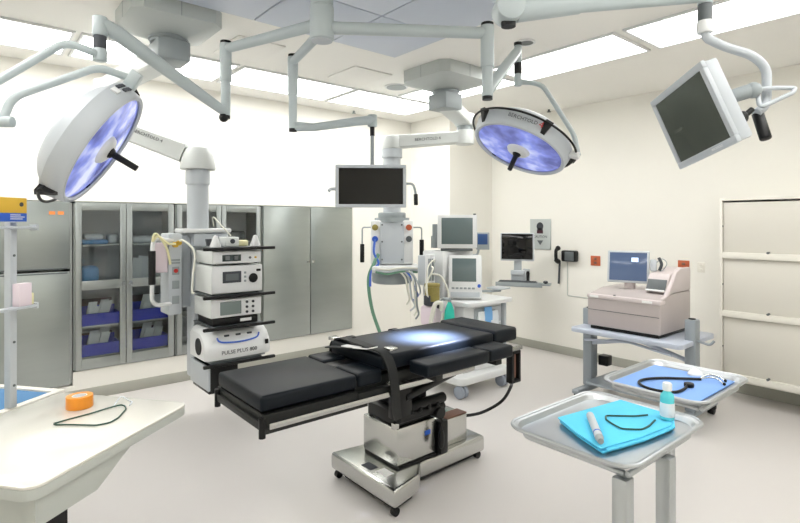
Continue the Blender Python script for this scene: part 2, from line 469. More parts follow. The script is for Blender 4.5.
# contents
def bin_(x0, x1, z, label):
    m = MB(); y0, y1, h, th = YN + .035, YN + .28, .12, .006
    m.box((x0, x1), (y0, y1), (z, z + th)); m.box((x0, x1), (y0, y0 + th), (z + th, z + h)); m.box((x0, x1), (y1 - th, y1), (z + th, z + h + .05))
    m.box((x0, x0 + th), (y0, y1), (z + th, z + h)); m.box((x1 - th, x1), (y0, y1), (z + th, z + h))
    m.box((x0, x1), (y0 - .008, y0), (z + h - .014, z + h), .002)
    solo('storage_bin', m, 'blue', ((x0 + x1) / 2, (y0 + y1) / 2, z), label, 'bin', 'blue storage bins')
def pouch(x, y, z, w, h, lean, m, label, cat='pouch', group='sealed pouches in the glass cabinet', rz=0., th=.016, sh=0.):
    z += w / 2 * abs(math.sin(math.radians(rz))) + .016 * abs(math.sin(math.radians(lean))) + .002
    mb = MB()
    mb.loft([[( -w / 2 * k + sh * zz, -t0, zz), (w / 2 * k + sh * zz, -t0, zz), (w / 2 * k + sh * zz, t0, zz), (-w / 2 * k + sh * zz, t0, zz)] for zz, t0, k in ((0, .003, .96), (.01, th / 2, 1), (h * .5, th, 1), (h * .85, th / 2, .98), (h, .003, .95))])
    o = solo('sterile_pouch', mb, m, (x, y, z), label, cat, group, local=True)
    o.rotation_euler = (math.radians(lean), math.radians(rz), 0)
for k, (a, b) in enumerate(((.885, 1.235), (1.335, 1.71))):
    for j, z in enumerate((.7195, .4145)):
        bin_(a, b, z, ['blue bin under the bright blue bundle by the tall cabinet', 'blue bin on the bottom shelf by the tall cabinet', 'blue bin under the standing packs by the tower', 'blue bin on the bottom shelf by the tower'][2 * k + j])
        n = 4
        for i in range(n):
            fx = a + .10 + (b - a - .215) * ((i * 2 + k) % 4) / 3
            big = random.uniform(.9, 1.15)
            pouch(fx, YN + .075 + .045 * i, z + .009, .088 * big, (.18 + .02 * i) * big, -7, ['pack', 'packw'][(i + j) % 2],
                  ['first', 'second', 'third', 'fourth'][i] + ' pouch, ' + ['clear', 'white'][(i + j) % 2] + ', in the ' + ['upper', 'lower'][j] + ' blue bin ' + ['by the tall cabinet', 'by the tower'][k], sh=random.choice((.18, .24, .30, .34)), th=.010)
        solo('divider_board', MB().box((a + .02, b - .02), (YN + .30, YN + .306), (z, z + .24 - .05 * j)), 'maroon', ((a + b) / 2, YN + .303, z), 'dark red board standing behind the ' + ['upper', 'bottom'][j] + ' blue bin ' + ['by the tall cabinet', 'by the tower'][k], 'board', 'dark red boards behind the bins')
# wrapped packs on the upper shelves
def pack(x0, x1, y0, y1, z0, h, m, label, bev=.03):
    b = min(bev, h * .45, (x1 - x0) * .45)
    o = MB().box((x0, x1), (y0, y1), (z0, z0 + h), b, 3)
    return solo('wrapped_pack', o, m, ((x0 + x1) / 2, (y0 + y1) / 2, z0), label, 'pack', 'wrapped packs on the shelves')
pack(.90, 1.06, YN + .06, YN + .26, 1.1445, .17, 'packb', 'bright blue wrapped bundle behind the glass door by the tall cabinet', .045)
pack(.90, 1.14, YN + .06, YN + .3, 1.5345, .045, 'packb', 'flat pale blue pack on the top shelf, under a white one')
pack(.93, 1.10, YN + .08, YN + .28, 1.5815, .06, 'packw', 'white wrapped pack lying on the flat pale blue pack')
pack(1.36, 1.58, YN + .06, YN + .28, 1.5345, .08, 'packw', 'white wrapped pack on the top shelf beside the equipment tower')
pack(1.15, 1.24, YN + .10, YN + .28, 1.5345, .10, 'packw', 'small upright white pack on the top shelf by the door frame')
for i in range(5):
    pouch(1.395 + i * .062, YN + .10 + .04 * i, 1.146, .10, .22 + .02 * (i % 2), -8, ['pack', 'packw'][i % 2], ['first', 'second', 'third', 'fourth', 'fifth'][i] + ' standing pack, ' + ['clear', 'white'][i % 2] + ', over the upper blue bin by the tower', 'pack', 'standing packs over the bin', rz=10, th=.010)
pack(1.90, 2.15, YN + .08, YN + .3, 1.1445, .2, 'dgrey', 'dark pack on the shelf of the cabinet behind the tower', .02)
pack(2.36, 2.62, YN + .08, YN + .3, 1.5345, .12, 'dgrey', 'dark grey pack on the top shelf behind the tower equipment', .02)

# ------------------------------------------------------------------ ceiling arm system over the operating table
HX, HY = 1.56, 2.55
t = thing('suspension_column', 'pale grey ceiling column with long swinging arms over the operating table', 'suspension arms', (HX, HY, ZC))
part('column', MB().cyl((HX, HY, 2.98), (HX, HY, ZC - .03), .065, n=32).cyl((HX, HY, ZC - .06), (HX, HY, ZC - .031), .15, n=32), 'arm', t)
hub = part('hub', MB().cyl((HX, HY, 2.79), (HX, HY, 2.98), .068, n=36, bev=.008), 'arm', t)
part('cap', MB().cyl((HX, HY, 2.783), (HX, HY, 2.789), .06, n=36), 'lgrey', hub)
def swing_arm(a, b, zt, zb, r=.034, r2=.03, drop_r=.03):
    """one extension arm: horizontal tube from the hub, then the drop tube with its sleeve"""
    a, b = V(a), V(b)
    d = (b - a).normalized()
    o = part('extension_arm', MB().tube([a + d * .06, b], [r, r2], 18), 'arm', t)
    part('drop_tube', MB().cyl((b.x, b.y, zb), (b.x, b.y, zt), drop_r, n=24).cyl((b.x, b.y, zt - .24), (b.x, b.y, zt + .001), drop_r + .007, n=24), 'arm', o)
    part('end_cap', MB().cyl((b.x, b.y, zt + .001), (b.x, b.y, zt + .018), drop_r + .004, n=24).cyl((b.x, b.y, zb - .02), (b.x, b.y, zb), drop_r * .95, n=24), 'black', o)
    return b
A1 = swing_arm((HX, HY, 2.885), (1.29, 3.28, 2.87), 2.90, 2.44)
A2 = swing_arm((HX, HY, 2.84), (1.63, 3.02, 2.79), 2.82, 2.36, .03, .026, .026)
A3 = swing_arm((HX, HY, 2.86), (2.345, 2.0, 2.86), 2.90, 2.49, .036, .033, .032)
A4 = swing_arm((HX, HY, 3.09), (1.765, 1.39, 3.09), 3.13, 2.60, .036, .033, .032)

# ------------------------------------------------------------------ surgical lights
def surgical_light(c, n, label, ring_arc, ring_clips, hang, handle_len=.15):
    c, n = V(c), V(n).normalized()
    F = Matrix.Translation(c) @ frame_from_z(n, (0, 0, 1))
    t = thing('surgical_light', label, 'surgical light', c, 'surgical lights over the table')
    h = MB(F)
    h.lathe([(.300, .004), (.306, .012), (.322, .014), (.330, .004), (.337, -.035), (.345, -.085), (.338, -.096), (.312, -.102), (.303, -.115), (.285, -.140), (.25, -.168), (.17, -.188), (.08, -.197), (0, -.198)], 64)
    hs = part('housing', h, 'lgrey', t)
    part('front_glass', MB(F).lathe([(0, .012), (.15, .010), (.27, .004), (.302, -.004)], 64), 'lampglass', t)
    hb = part('lamp_core', MB(F).lathe([(0, .042), (.05, .040), (.072, .028), (.082, .012), (.082, .004)], 32), 'white', t)
    part('handle', MB(F).cyl((0, 0, .040), (0, 0, .04 + handle_len), .018, .016, n=20, bev=.004).lathe([(.03, .041), (.024, .055), (.016, .06)], 20), 'black', hb)
    # dark ring rail with its clips
    a0, a1 = ring_arc
    pts = [(.374 * math.cos(a0 + (a1 - a0) * k / 60), .374 * math.sin(a0 + (a1 - a0) * k / 60), -.072) for k in range(61)]
    e0, e1 = V(pts[0]), V(pts[-1])
    pts = [V((e0.x * .91, e0.y * .91, -.065))] + pts + [V((e1.x * .91, e1.y * .91, -.065))]
    rg = part('ring_rail', MB(F).tube(pts, .0075, 10), 'black', t)
    for a in ring_clips:
        cl = MB(F @ Matrix.Rotation(a, 4, 'Z'))
        cl.loft([[(.338, -.032, -.086), (.338, .032, -.086), (.330, .016, -.005), (.330, -.016, -.005)], [(.382, -.026, -.086), (.382, .026, -.086), (.347, .010, -.02), (.347, -.010, -.02)]])
        part('rail_clip', cl, 'black', rg)
    return t, F, hs
def ang(F, p):
    q = F.inverted() @ V(p); return math.atan2(q.y, q.x)

# first light, by the tower: double-bend yoke
LC1 = V((.554, 3.06, 2.137)); LN1 = V((.786, -.318, -.53))
F1 = Matrix.Translation(LC1) @ frame_from_z(LN1, (0, 0, 1))
aT = ang(F1, (.62, 2.98, 2.5)); 
t1, F1, h1 = surgical_light(LC1, LN1, 'round surgical light tilted towards the table, before the tall cabinet', (aT + 2.45, aT + 3.95), (aT + 2.52, aT + 3.85, aT - .28), None)
pv = F1 @ V((.355 * math.cos(aT), .355 * math.sin(aT), -.065))
pv2 = F1 @ V((.385 * math.cos(aT), .385 * math.sin(aT), -.07))
J = V((.542, 3.07, 2.79))
sp = part('spring_arm', MB().tube([V((1.29, 3.28, 2.46)), V((.95, 3.18, 2.61)), J + V((.09, .025, -.03)), J], [.03, .036, .042, .036], 18), 'arm', t1)
part('joint', MB().cyl(J - V((0, 0, .07)), J + V((0, 0, .03)), .036, n=24, bev=.006), 'arm', sp)
part('joint_band', MB().cyl(J - V((0, 0, .135)), J - V((0, 0, .071)), .031, n=24), 'ink', sp)
part('joint_foot', MB().cyl(J - V((0, 0, .20)), J - V((0, 0, .136)), .034, n=24, bev=.005), 'arm', sp)
part('joint_screw', MB().ball((1.275, 3.275, 2.425), .03, n=14), 'black', sp)
yk = [J - V((0, 0, .17)), V((.493, 3.045, 2.627)), V((.388, 3.068, 2.655)), V((.128, 3.025, 2.41)), V((.022, 3.049, 2.319)), V((-.006, 3.073, 2.252)), V((.057, 3.02, 2.206)), V((.135, 3.013, 2.216))]
part('yoke', MB().tube(fil(yk, .06), .0195, 14), 'arm', t1)
E2 = V((.135, 3.013, 2.216))
part('yoke_pivot', MB().cyl(E2 - V((.055, -.04, 0)), E2 + V((.04, -.03, 0)), .026, n=20, bev=.005), 'arm', t1)
part('inner_yoke', MB().tube(fil([E2, V((.172, 3.015, 2.336)), V((.515, 2.962, 2.53)), pv2 + V((0, 0, .0)), pv], .05), .019, 14), 'arm', t1)
part('pivot_block', MB(F1 @ Matrix.Rotation(aT, 4, 'Z')).box((.332, .43), (-.03, .03), (-.09, -.03), .01), 'arm', t1)
lab = MB(F1 @ Matrix.Rotation(aT, 4, 'Z'))
for k, (da, z) in enumerate(((.20, -.035), (.27, -.035), (.34, -.035), (.22, -.066), (.30, -.066), (.38, -.066))):
    lab.box((.336, .3465), (-.013, .013), (z - .010, z + .010), .002, Mx=Matrix.Rotation(da, 4, 'Z'))
part('key_pad', lab, 'ink', h1, 'row of dark control keys on the rim')
part('key_frame', MB(F1 @ Matrix.Rotation(aT, 4, 'Z')).box((.338, .3485), (-.018, .018), (-.072, -.036), .002, Mx=Matrix.Rotation(.52, 4, 'Z')), 'white', h1)

# second light, single-bend yoke
LC2 = V((2.945, 2.228, 2.262)); LN2 = V((-.47, .12, -.875))
F2 = Matrix.Translation(LC2) @ frame_from_z(LN2, (0, 0, 1))
aN = ang(F2, (0, 0, 1.75 + .5)); aR = ang(F2, (3.117, 1.888, 2.234))
t2, F2, h2 = surgical_light(LC2, LN2, 'round surgical light with printed rim, hanging level over the table', (aR - .38, aR + 4.0), (aR - .33, aR + .95, aR + 2.3, aR + 3.9), None, .13)
J2 = V((2.94, 2.233, 2.948))
sp = part('spring_arm', MB().tube([V((2.345, 2.0, 2.52)), V((2.42, 2.03, 2.575)), V((2.86, 2.2, 2.89)), J2], [.03, .036, .034, .028], 18), 'arm', t2)
part('joint', MB().cyl(J2 - V((0, 0, .09)), J2 + V((0, 0, .03)), .026, n=20, bev=.004), 'arm', sp)
part('joint_band', MB().cyl(J2 - V((0, 0, .165)), J2 - V((0, 0, .091)), .028, n=20), 'black', sp)
part('joint_foot', MB().cyl(J2 - V((0, 0, .25)), J2 - V((0, 0, .166)), .025, n=20, bev=.004), 'arm', sp)
part('joint_screw', MB().cyl(J2 + V((0, 0, .031)), J2 + V((0, 0, .05)), .028, n=20), 'black', sp)
pr = F2 @ V((.375 * math.cos(aR), .375 * math.sin(aR), -.06)); pr2 = F2 @ V((.392 * math.cos(aR), .392 * math.sin(aR), -.06))
part('yoke', MB().tube(fil([J2 - V((0, 0, .225)), V((3.009, 2.175, 2.724)), V((3.07, 2.12, 2.70)), pr2 + V((.0, .03, .14)), pr2], .045), .0165, 14), 'arm', t2)
part('pivot_block', MB(F2 @ Matrix.Rotation(aR, 4, 'Z')).box((.332, .40), (-.022, .022), (-.08, -.035), .008), 'white', t2)
def rim_text(F, a, z, txt, size, m, parent, r=.3425, label=None):
    # runs along the rim so that it reads from the front of the light
    o = F @ V((r * math.cos(a), r * math.sin(a), z))
    xd = -(F.to_3x3() @ V((-math.sin(a), math.cos(a), 0)))
    nd = (F.to_3x3() @ V((math.cos(a), math.sin(a), .10))).normalized()
    yd = nd.cross(xd)
    part('lettering', text_mb(txt, size, o + nd * .006, xd, yd), m, parent, label)
aC = ang(F2, (0, 0, 2.3))
rim_text(F2, aC + .10, -.042, 'BERCHTOLD', .034, 'ink', h2)
rim_text(F2, aC - .24, -.042, '4', .06, 'red', h2, .356, 'red mark on the rim')

# the beams of the two lights
def beam(F, target, power, ang_deg, col):
    li = bpy.data.lights.new('beam', 'SPOT'); li.energy = power; li.spot_size = math.radians(ang_deg); li.spot_blend = 1
    li.color = col; li.shadow_soft_size = .12
    o = bpy.data.objects.new('lamp_beam', li); COL.objects.link(o)
    p = F @ V((0, 0, .22)); o.location = p
    o.rotation_euler = (V(target) - p).to_track_quat('-Z', 'Y').to_euler()
beam(F2, (2.42, 2.60, .97), 11000, 21, (.74, .78, 1))
beam(F1, (2.42, 2.64, .97), 700, 12, (.60, .64, 1))

# ------------------------------------------------------------------ hanging monitors
def hanging_monitor(c, xd, nd, w, h, d, label, scr, t=None):
    c, xd, nd = V(c), V(xd).normalized(), V(nd).normalized()
    yd = nd.cross(xd)                       # up in the picture plane
    F = Matrix.Translation(c) @ Matrix((xd, yd, nd)).transposed().to_4x4()
    t = thing('hanging_monitor', label, 'monitor', c, 'monitors on ceiling arms')
    b = MB(F); bz = .024 if d < .05 else .03
    b.box((-w / 2, w / 2), (h / 2 - bz, h / 2), (-.02, 0), .004).box((-w / 2, w / 2), (-h / 2, -h / 2 + bz), (-.02, 0), .004)
    b.box((-w / 2, -w / 2 + bz), (-h / 2 + bz, h / 2 - bz), (-.02, 0), .003).box((w / 2 - bz, w / 2), (-h / 2 + bz, h / 2 - bz), (-.02, 0), .003)
    bz_ = part('bezel', b, 'lgrey', t)
    part('screen', MB(F).box((-w / 2 + bz, w / 2 - bz), (-h / 2 + bz, h / 2 - bz), (-.012, -.005)), scr, t)
    part('back_cover', MB(F).box((-w / 2 + .004, w / 2 - .004), (-h / 2 + .004, h / 2 - .004), (-d, -.0205), .01).box((-w / 3, w / 3), (-h / 3, h / 3), (-d - .04, -d + .001), .015), 'lgrey', t)
    return t, F, bz_
def sight(p):      # horizontal direction from a point back to where the picture is taken
    return V((-p[0], -p[1], 0)).normalized()
MC = V((2.22, 2.967, 2.013)); nd = sight(MC)
tm, Fm, _ = hanging_monitor(MC, V((0, 0, 1)).cross(nd), nd, .505, .305, .045, 'black flat monitor hanging over the far side of the operating table', 'scr_black')
# spring arm, drop and handles
JT = V((2.245, 2.985, 2.49))
part('spring_arm', MB().tube([V((1.63, 3.02, 2.375)), V((1.78, 3.01, 2.385)), V((2.1, 2.99, 2.46)), JT], [.034, .026, .03, .034], 18), 'arm', tm)
part('joint', MB().cyl(JT - V((0, 0, .05)), JT + V((0, 0, .035)), .034, n=20, bev=.005), 'arm', tm)
part('joint_band', MB().cyl(JT - V((0, 0, .115)), JT - V((0, 0, .051)), .017, n=16), 'black', tm)
part('drop_rod', MB().cyl(JT - V((0, 0, .37)), JT - V((0, 0, .116)), .014, n=16).tube([JT - V((0, 0, .36)), JT - V((0, 0, .47))], .02, 12), 'grey', tm)
m_ = MB(Fm)
m_.tube([(-.252, -.02, -.03), (-.285, -.02, -.03), (-.30, -.035, -.02)], .012, 10)
part('side_knob', m_, 'lgrey', tm)
part('arm_bracket', MB(Fm).tube(fil([(.25, .02, -.03), (.30, .02, -.03), (.315, -.02, -.02), (.32, -.06, -.01)], .02), .009, 10), 'grey', tm)
part('grip', MB(Fm).cyl((.32, -.055, -.01), (.322, -.135, -.01), .015, n=16, bev=.004), 'black', tm)

# tilted monitor on the swan-neck tube
C4 = [V((2.586, 1.171, 2.342)), V((2.282, .832, 2.405)), V((2.342, .716, 2.07)), V((2.646, 1.055, 2.007))]
c = sum(C4, V()) / 4; xd = (C4[1] - C4[0]).normalized(); yd = (C4[0] - C4[3]).normalized(); n4 = xd.cross(yd)
t4, F4, bz4 = hanging_monitor(c, xd, n4, .46, .36, .075, 'large tilted grey monitor with reflecting screen on a bent tube', 'scr_refl')
part('lettering', text_mb('BERCHTOLD', .014, F4 @ V((.10, -.165, .0005)), xd, yd), 'white', bz4)
# arm from the column drop: fork, spring arm, neck
K = V((1.765, 1.39, 2.655)); K2 = V((2.457, .875, 2.735))
sa = part('spring_arm', MB().tube([K + V((.03, -.02, 0)), K + (K2 - K) * .35, K + (K2 - K) * .36, K2], [.055, .042, .037, .03], 20, flat=.8), 'arm', t4)
part('joint', MB().cyl(K - V((.035, .045, 0)), K + V((.035, .045, 0)), .062, n=28, bev=.008), 'arm', sa)
part('end_joint', MB().cyl(K2 - V((0, 0, .04)), K2 + V((0, 0, .045)), .031, n=22, bev=.005), 'arm', sa)
part('joint_band', MB().cyl(K2 - V((0, 0, .11)), K2 - V((0, 0, .041)), .029, n=22), 'dgrey', sa)
part('joint_foot', MB().cyl(K2 - V((0, 0, .165)), K2 - V((0, 0, .111)), .032, n=22, bev=.005), 'white', sa)
mid = F4 @ V((.06, -.02, -.115))
nk = [K2 - V((0, 0, .15)), V((2.462, .871, 2.55)), V((2.52, .825, 2.515)), V((2.615, .742, 2.475)), V((2.662, .703, 2.42)), V((2.665, .706, 2.26)), V((2.60, .725, 2.22))]
part('neck_tube', MB().tube(fil(nk, .07), .019, 16), 'lgrey', t4)
part('back_hinge', MB().cyl(F4 @ V((.05, .03, -.114)), V((2.57, .735, 2.315)), .03, n=20, bev=.005).ball((2.575, .73, 2.315), .034), 'grey', t4)
part('loop_handle', MB().tube(fil([V((2.575, .73, 2.318)), V((2.655, .66, 2.325)), V((2.70, .61, 2.322)), V((2.68, .615, 2.30)), V((2.575, .706, 2.235)), V((2.60, .72, 2.30))], .03), .0095, 12), 'lgrey', t4)
part('grip', MB().cyl((2.625, .728, 2.225), (2.60, .690, 2.105), .023, n=18, bev=.005), 'black', t4)
part('wing_knob', MB().ball((2.545, .76, 2.20), .028, (.8, .8, 1)).cyl((2.545, .76, 2.20), (2.58, .735, 2.235), .012), 'dark', t4)

# ------------------------------------------------------------------ equipment booms
def mount_cover(t, x0, x1, y0, y1, z1=ZC - .001):
    cx, cy = (x0 + x1) / 2, (y0 + y1) / 2
    def ring(k, z, ch=.22):
        hx, hy = (x1 - x0) / 2 * k, (y1 - y0) / 2 * k; c_ = ch * hx
        return [(cx + a, cy + b, z) for a, b in ((hx, -hy + c_), (hx, hy - c_), (hx - c_, hy), (-hx + c_, hy), (-hx, hy - c_), (-hx, -hy + c_), (-hx + c_, -hy), (hx - c_, -hy))]
    p = part('ceiling_cover', MB().loft([ring(1, z1), ring(1, z1 - .115), ring(.93, z1 - .13), ring(.34, z1 - .20)]), 'mount', t)
    part('cover_seam', MB().box((cx - .003, cx + .003), (y0 - .002, y0 + .001), (z1 - .114, z1 - .003)), 'grey', p)
    part('cover_seam', MB().box((x0 - .002, x0 + .001), (cy - .003, cy + .003), (z1 - .114, z1 - .003)), 'grey', p)
    part('bearing', MB().cyl((cx, cy, z1 - .235), (cx, cy, z1 - .19), .125, n=32).cyl((cx, cy, z1 - .215), (cx, cy, z1 - .203), .135, n=32), 'grey', t)
    return V((cx, cy, z1 - .235))
def beam_arm(mb, a, b, w, h0, h1, bev=.012):
    """a box-section boom arm from a to b (middle lines), w wide, h0/h1 tall"""
    a, b = V(a), V(b); d = (b - a); d.normalize(); s_ = d.cross(V((0, 0, 1))).normalized(); u = s_.cross(d)
    rings = []
    for p, h in ((a, h0), (b, h1)):
        rings.append([p + s_ * x + u * y for x, y in ((-w / 2, -h / 2 + bev), (-w / 2, h / 2 - bev), (-w / 2 + bev, h / 2), (w / 2 - bev, h / 2), (w / 2, h / 2 - bev), (w / 2, -h / 2 + bev), (w / 2 - bev, -h / 2), (-w / 2 + bev, -h / 2))])
    mb.loft(rings); return s_, u, d

# boom with the equipment tower
tb = thing('equipment_boom', 'ceiling boom carrying the tower of shelves before the glass cabinets', 'equipment boom', (1.63, 4.77, .3), 'ceiling equipment booms')
q = mount_cover(tb, .83, 1.43, 3.645, 4.225)
hb = MB(); hb.box((q.x - .11, q.x + .11), (q.y - .14, q.y + .1), (2.895, q.z + .001), .012)
part('swivel_head', hb, 'grey', tb)
P1 = V((.97, 5.18, 2.90))
u1 = MB(); beam_arm(u1, (q.x - .01, q.y + .06, 2.955), (P1.x + .01, P1.y - .07, 2.94), .17, .135, .125)
u1.cyl((P1.x, P1.y, 2.86), (P1.x, P1.y, 3.005), .105, n=30, bev=.01)
part('upper_arm', u1, 'offw', tb)
part('elbow', MB().cyl((P1.x, P1.y, 2.52), (P1.x, P1.y, 2.859), .085, n=30), 'lgrey', tb)
P2 = V((1.63, 4.80, 2.33))
l1 = MB(); l1.cyl((P1.x, P1.y, 2.50), (P1.x, P1.y, 2.70), .11, n=30, bev=.01)
s_, u_, d_ = beam_arm(l1, (P1.x + .05, P1.y - .03, 2.60), (P2.x - .10, P2.y + .065, 2.38), .16, .15, .17)
l1.loft([[(P2.x + a * k, P2.y + b * k, z) for a, b in [(math.cos(i * PI / 10), math.sin(i * PI / 10)) for i in range(20)]] for k, z in ((.15, 2.235), (.155, 2.25), (.135, 2.36), (.10, 2.43), (.04, 2.445))])
la = part('lower_arm', l1, 'offw', tb)
ctr = V((P1.x, P1.y, 2.60)).lerp(V((P2.x, P2.y, 2.38)), .46)
sd = -s_ if (-s_).dot(sight(ctr)) > s_.dot(sight(ctr)) and False else s_
sd = s_ if s_.dot(sight(ctr)) > 0 else -s_
xdir = d_ if sd.cross(d_).dot(V((0, 0, 1))) < 0 else -d_
part('lettering', text_mb('BERCHTOLD 4', .04, ctr + sd * .083 + u_ * .02, d_, u_), 'ink', la)
part('column', MB().cyl((P2.x, P2.y, 1.62), (P2.x, P2.y, 2.236), .092, n=36).cyl((P2.x, P2.y, 2.10), (P2.x, P2.y, 2.22), .105, n=36), 'lgrey', tb)
# tower
part('tower_body', MB().box((1.56, 1.88), (4.70, 4.90), (.36, 1.66), .02).box((1.53, 1.548), (4.26, 4.699), (.37, .567), .003), 'lgrey', tb)
part('tower_cap', MB().box((1.46, 1.90), (4.68, 4.93), (1.661, 1.70), .015), 'white', tb)
part('power_box', MB().box((1.55, 1.80), (4.30, 4.69), (.33, .565), .008), 'black', tb)
sh_z = (1.548, 1.152, .894, .595)
for z in sh_z:
    s1 = part('shelf', MB().box((1.552, 1.995), (4.235, 4.69), (z - .012, z - .001), .003), 'dgrey', tb)
    part('shelf_bumper', MB().box((1.475, 2.10), (4.205, 4.2345), (z - .026, z), .006), 'black', s1)
# service panel at the side of the tower
sp_ = part('service_panel', MB().box((1.335, 1.448), (4.66, 4.90), (.96, 1.66), .015).box((1.448, 1.559), (4.78, 4.86), (1.0, 1.64), .004), 'lgrey', tb)
for i, z in enumerate((1.34, 1.22, 1.09)):
    part('socket', MB().box((1.365, 1.425), (4.655, 4.661), (z - .035, z + .035), .003), 'grey', sp_)
part('socket_hole', MB().cyl((1.395, 4.650, 1.34), (1.395, 4.6545, 1.34), .018), 'red', sp_)
part('vent_slots', MB().box((1.36, 1.43), (4.656, 4.661), (1.40, 1.415)).box((1.36, 1.43), (4.656, 4.661), (1.425, 1.44)), 'grey', sp_)
# push handle with black grip
gh = part('push_handle', MB().tube(fil([(1.37, 4.67, 1.60), (1.20, 4.60, 1.62), (1.19, 4.60, 1.50), (1.19, 4.60, 1.10), (1.24, 4.62, 1.06), (1.37, 4.68, 1.06)], .05), .017, 14), 'white', tb)
part('grip', MB().cyl((1.19, 4.60, 1.24), (1.19, 4.60, 1.52), .028, n=18, bev=.005), 'black', gh)
part('side_holder', MB().box((1.225, 1.33), (4.66, 4.78), (1.33, 1.58), .004).box((1.31, 1.345), (4.70, 4.74), (1.36, 1.40)), 'pink', tb, 'pale pink holder')
# hoses looping at the service panel
def hose(parent, pts, r, m, label=None, n=8):
    return part('hose', MB().tube(cr(pts, n), r, 10), m, parent, label)
hose(tb, [(1.345, 4.64, 1.40), (1.30, 4.60, 1.55), (1.215, 4.58, 1.66), (1.19, 4.58, 1.60), (1.23, 4.58, 1.64), (1.31, 4.59, 1.58), (1.38, 4.62, 1.57)], .010, 'yhose', 'cream hose')
hose(tb, [(1.40, 4.645, 1.575), (1.44, 4.60, 1.60), (1.50, 4.50, 1.50), (1.465, 4.44, 1.30), (1.455, 4.42, 1.18), (1.462, 4.40, 1.17)], .009, 'hose', 'white hose')
part('hose_coupling', MB().cyl((1.385, 4.62, 1.565), (1.385, 4.655, 1.565), .024).cyl((1.415, 4.62, 1.58), (1.415, 4.655, 1.58), .02), 'yellow', tb)

# devices on the tower shelves
def device(name, x0, x1, y0, y1, z0, z1, label, group='devices on the tower shelves'):
    t = thing(name, label, 'medical device', ((x0 + x1) / 2, (y0 + y1) / 2, z0), group)
    part('case', MB().box((x0, x1), (y0, y1), (z0 + .008, z1), .008), 'offw', t)
    part('front_panel', MB().box((x0 + .004, x1 - .004), (y0 - .006, y0 - .0005), (z0 + .014, z1 - .006), .002), 'white', t)
    f = MB()
    for x in (x0 + .03, x1 - .03):
        for y in (y0 + .04, y1 - .04): f.cyl((x, y, z0 + .0005), (x, y, z0 + .009), .014)
    part('feet', f, 'black', t)
    return t
d1 = device('video_processor', 1.56, 1.985, 4.25, 4.64, 1.40, 1.515, 'flat white video unit, upper of two stacked under the top tower shelf')
part('display', MB().box((1.64, 1.80), (4.238, 4.2435), (1.43, 1.485), .002), 'lcd', d1)
part('display_cell', MB().box((1.665, 1.70), (4.2365, 4.2378), (1.44, 1.475)).box((1.74, 1.775), (4.2365, 4.2378), (1.44, 1.475)), 'dgrey', d1)
part('button', MB().cyl((1.88, 4.235, 1.455), (1.88, 4.2435, 1.455), .010), 'dgrey', d1)
part('button', MB().cyl((1.93, 4.235, 1.455), (1.93, 4.2435, 1.455), .009), 'yellow', d1, 'yellow button')
d2 = device('light_source', 1.55, 1.995, 4.245, 4.64, 1.1535, 1.392, 'white light source box with round black socket on the second tower shelf')
part('display', MB().box((1.64, 1.80), (4.232, 4.2385), (1.25, 1.345), .003), 'ink', d2)
part('display_cell', MB().box((1.665, 1.775), (4.2305, 4.2318), (1.27, 1.325)), 'dgrey', d2)
part('scope_socket', MB().cyl((1.905, 4.222, 1.28), (1.905, 4.2385, 1.28), .04, n=28, bev=.006), 'black', d2)
part('switch', MB().box((1.935, 1.975), (4.230, 4.2385), (1.335, 1.355), .004), 'black', d2)
k = MB()
for i in range(3): k.box((1.825, 1.845), (4.234, 4.2385), (1.25 + i * .035, 1.268 + i * .035), .002)
part('key_pad', k, 'grey', d2)
d3 = device('insufflator', 1.545, 1.985, 4.245, 4.64, .955, 1.118, 'white unit with wide grey display, between second and third tower shelves')
part('display', MB().box((1.62, 1.80), (4.231, 4.2385), (.985, 1.095), .003), 'lcd2', d3)
k = MB()
for i in range(3):
    for j in range(2): k.cyl((1.85 + j * .055, 4.230, .995 + i * .042), (1.85 + j * .055, 4.2385, .995 + i * .042), .011)
part('key_pad', k, 'ink', d3)
part('plinth', MB().box((1.57, 1.96), (4.26, 4.62), (.8955, .954), .004), 'black', d3)
part('plinth_glint', MB().box((1.80, 1.90), (4.256, 4.2595), (.915, .94)), 'skin_w', d3)  # white glint on the black plinth, painted as a pale patch
# electrosurgical generator, rounded
d4 = thing('surgical_generator', 'rounded white generator with blue curved trim on the lowest tower shelf', 'medical device', (1.77, 4.45, .596), 'devices on the tower shelves')
prof = [(4.235, .62), (4.222, .66), (4.225, .72), (4.245, .765), (4.30, .83), (4.36, .862), (4.60, .868), (4.64, .84), (4.64, .62)]
g = MB(); rs = []
for x, k in ((1.50, .86), (1.52, .95), (1.55, 1), (2.02, 1), (2.05, .95), (2.07, .86)):
    rs.append([(x, 4.44 + (y - 4.44) * k, .62 + (z - .62) * k) for y, z in prof])
g.loft(rs)
gc = part('case', g, 'white', d4)
part('base_foot', MB().box((1.54, 2.03), (4.26, 4.62), (.5965, .6195), .006), 'grey', d4)
part('trim_line', MB().tube(cr([(1.60, 4.255, .80), (1.63, 4.235, .765), (1.78, 4.228, .752), (1.93, 4.235, .765), (1.97, 4.26, .80)], 6), .007, 8), 'bhose', d4, 'blue curved trim')
k = MB()
for x in (1.69, 1.79, 1.89): k.box((x - .022, x + .022), (4.272, 4.285), (.79, .812), .003)
part('key_pad', k, 'ink', d4)
part('lettering', text_mb('PULSE PLUS 800', .045, (1.78, 4.2195, .675), (1, 0, 0), (0, .05, 1)), 'ink', d4)
part('side_socket', MB().box((2.01, 2.04), (4.216, 4.23), (.70, .74), .003), 'black', d4)
part('side_vent', MB().cyl((1.494, 4.40, .72), (1.502, 4.40, .72), .07, n=30), 'black', d4)
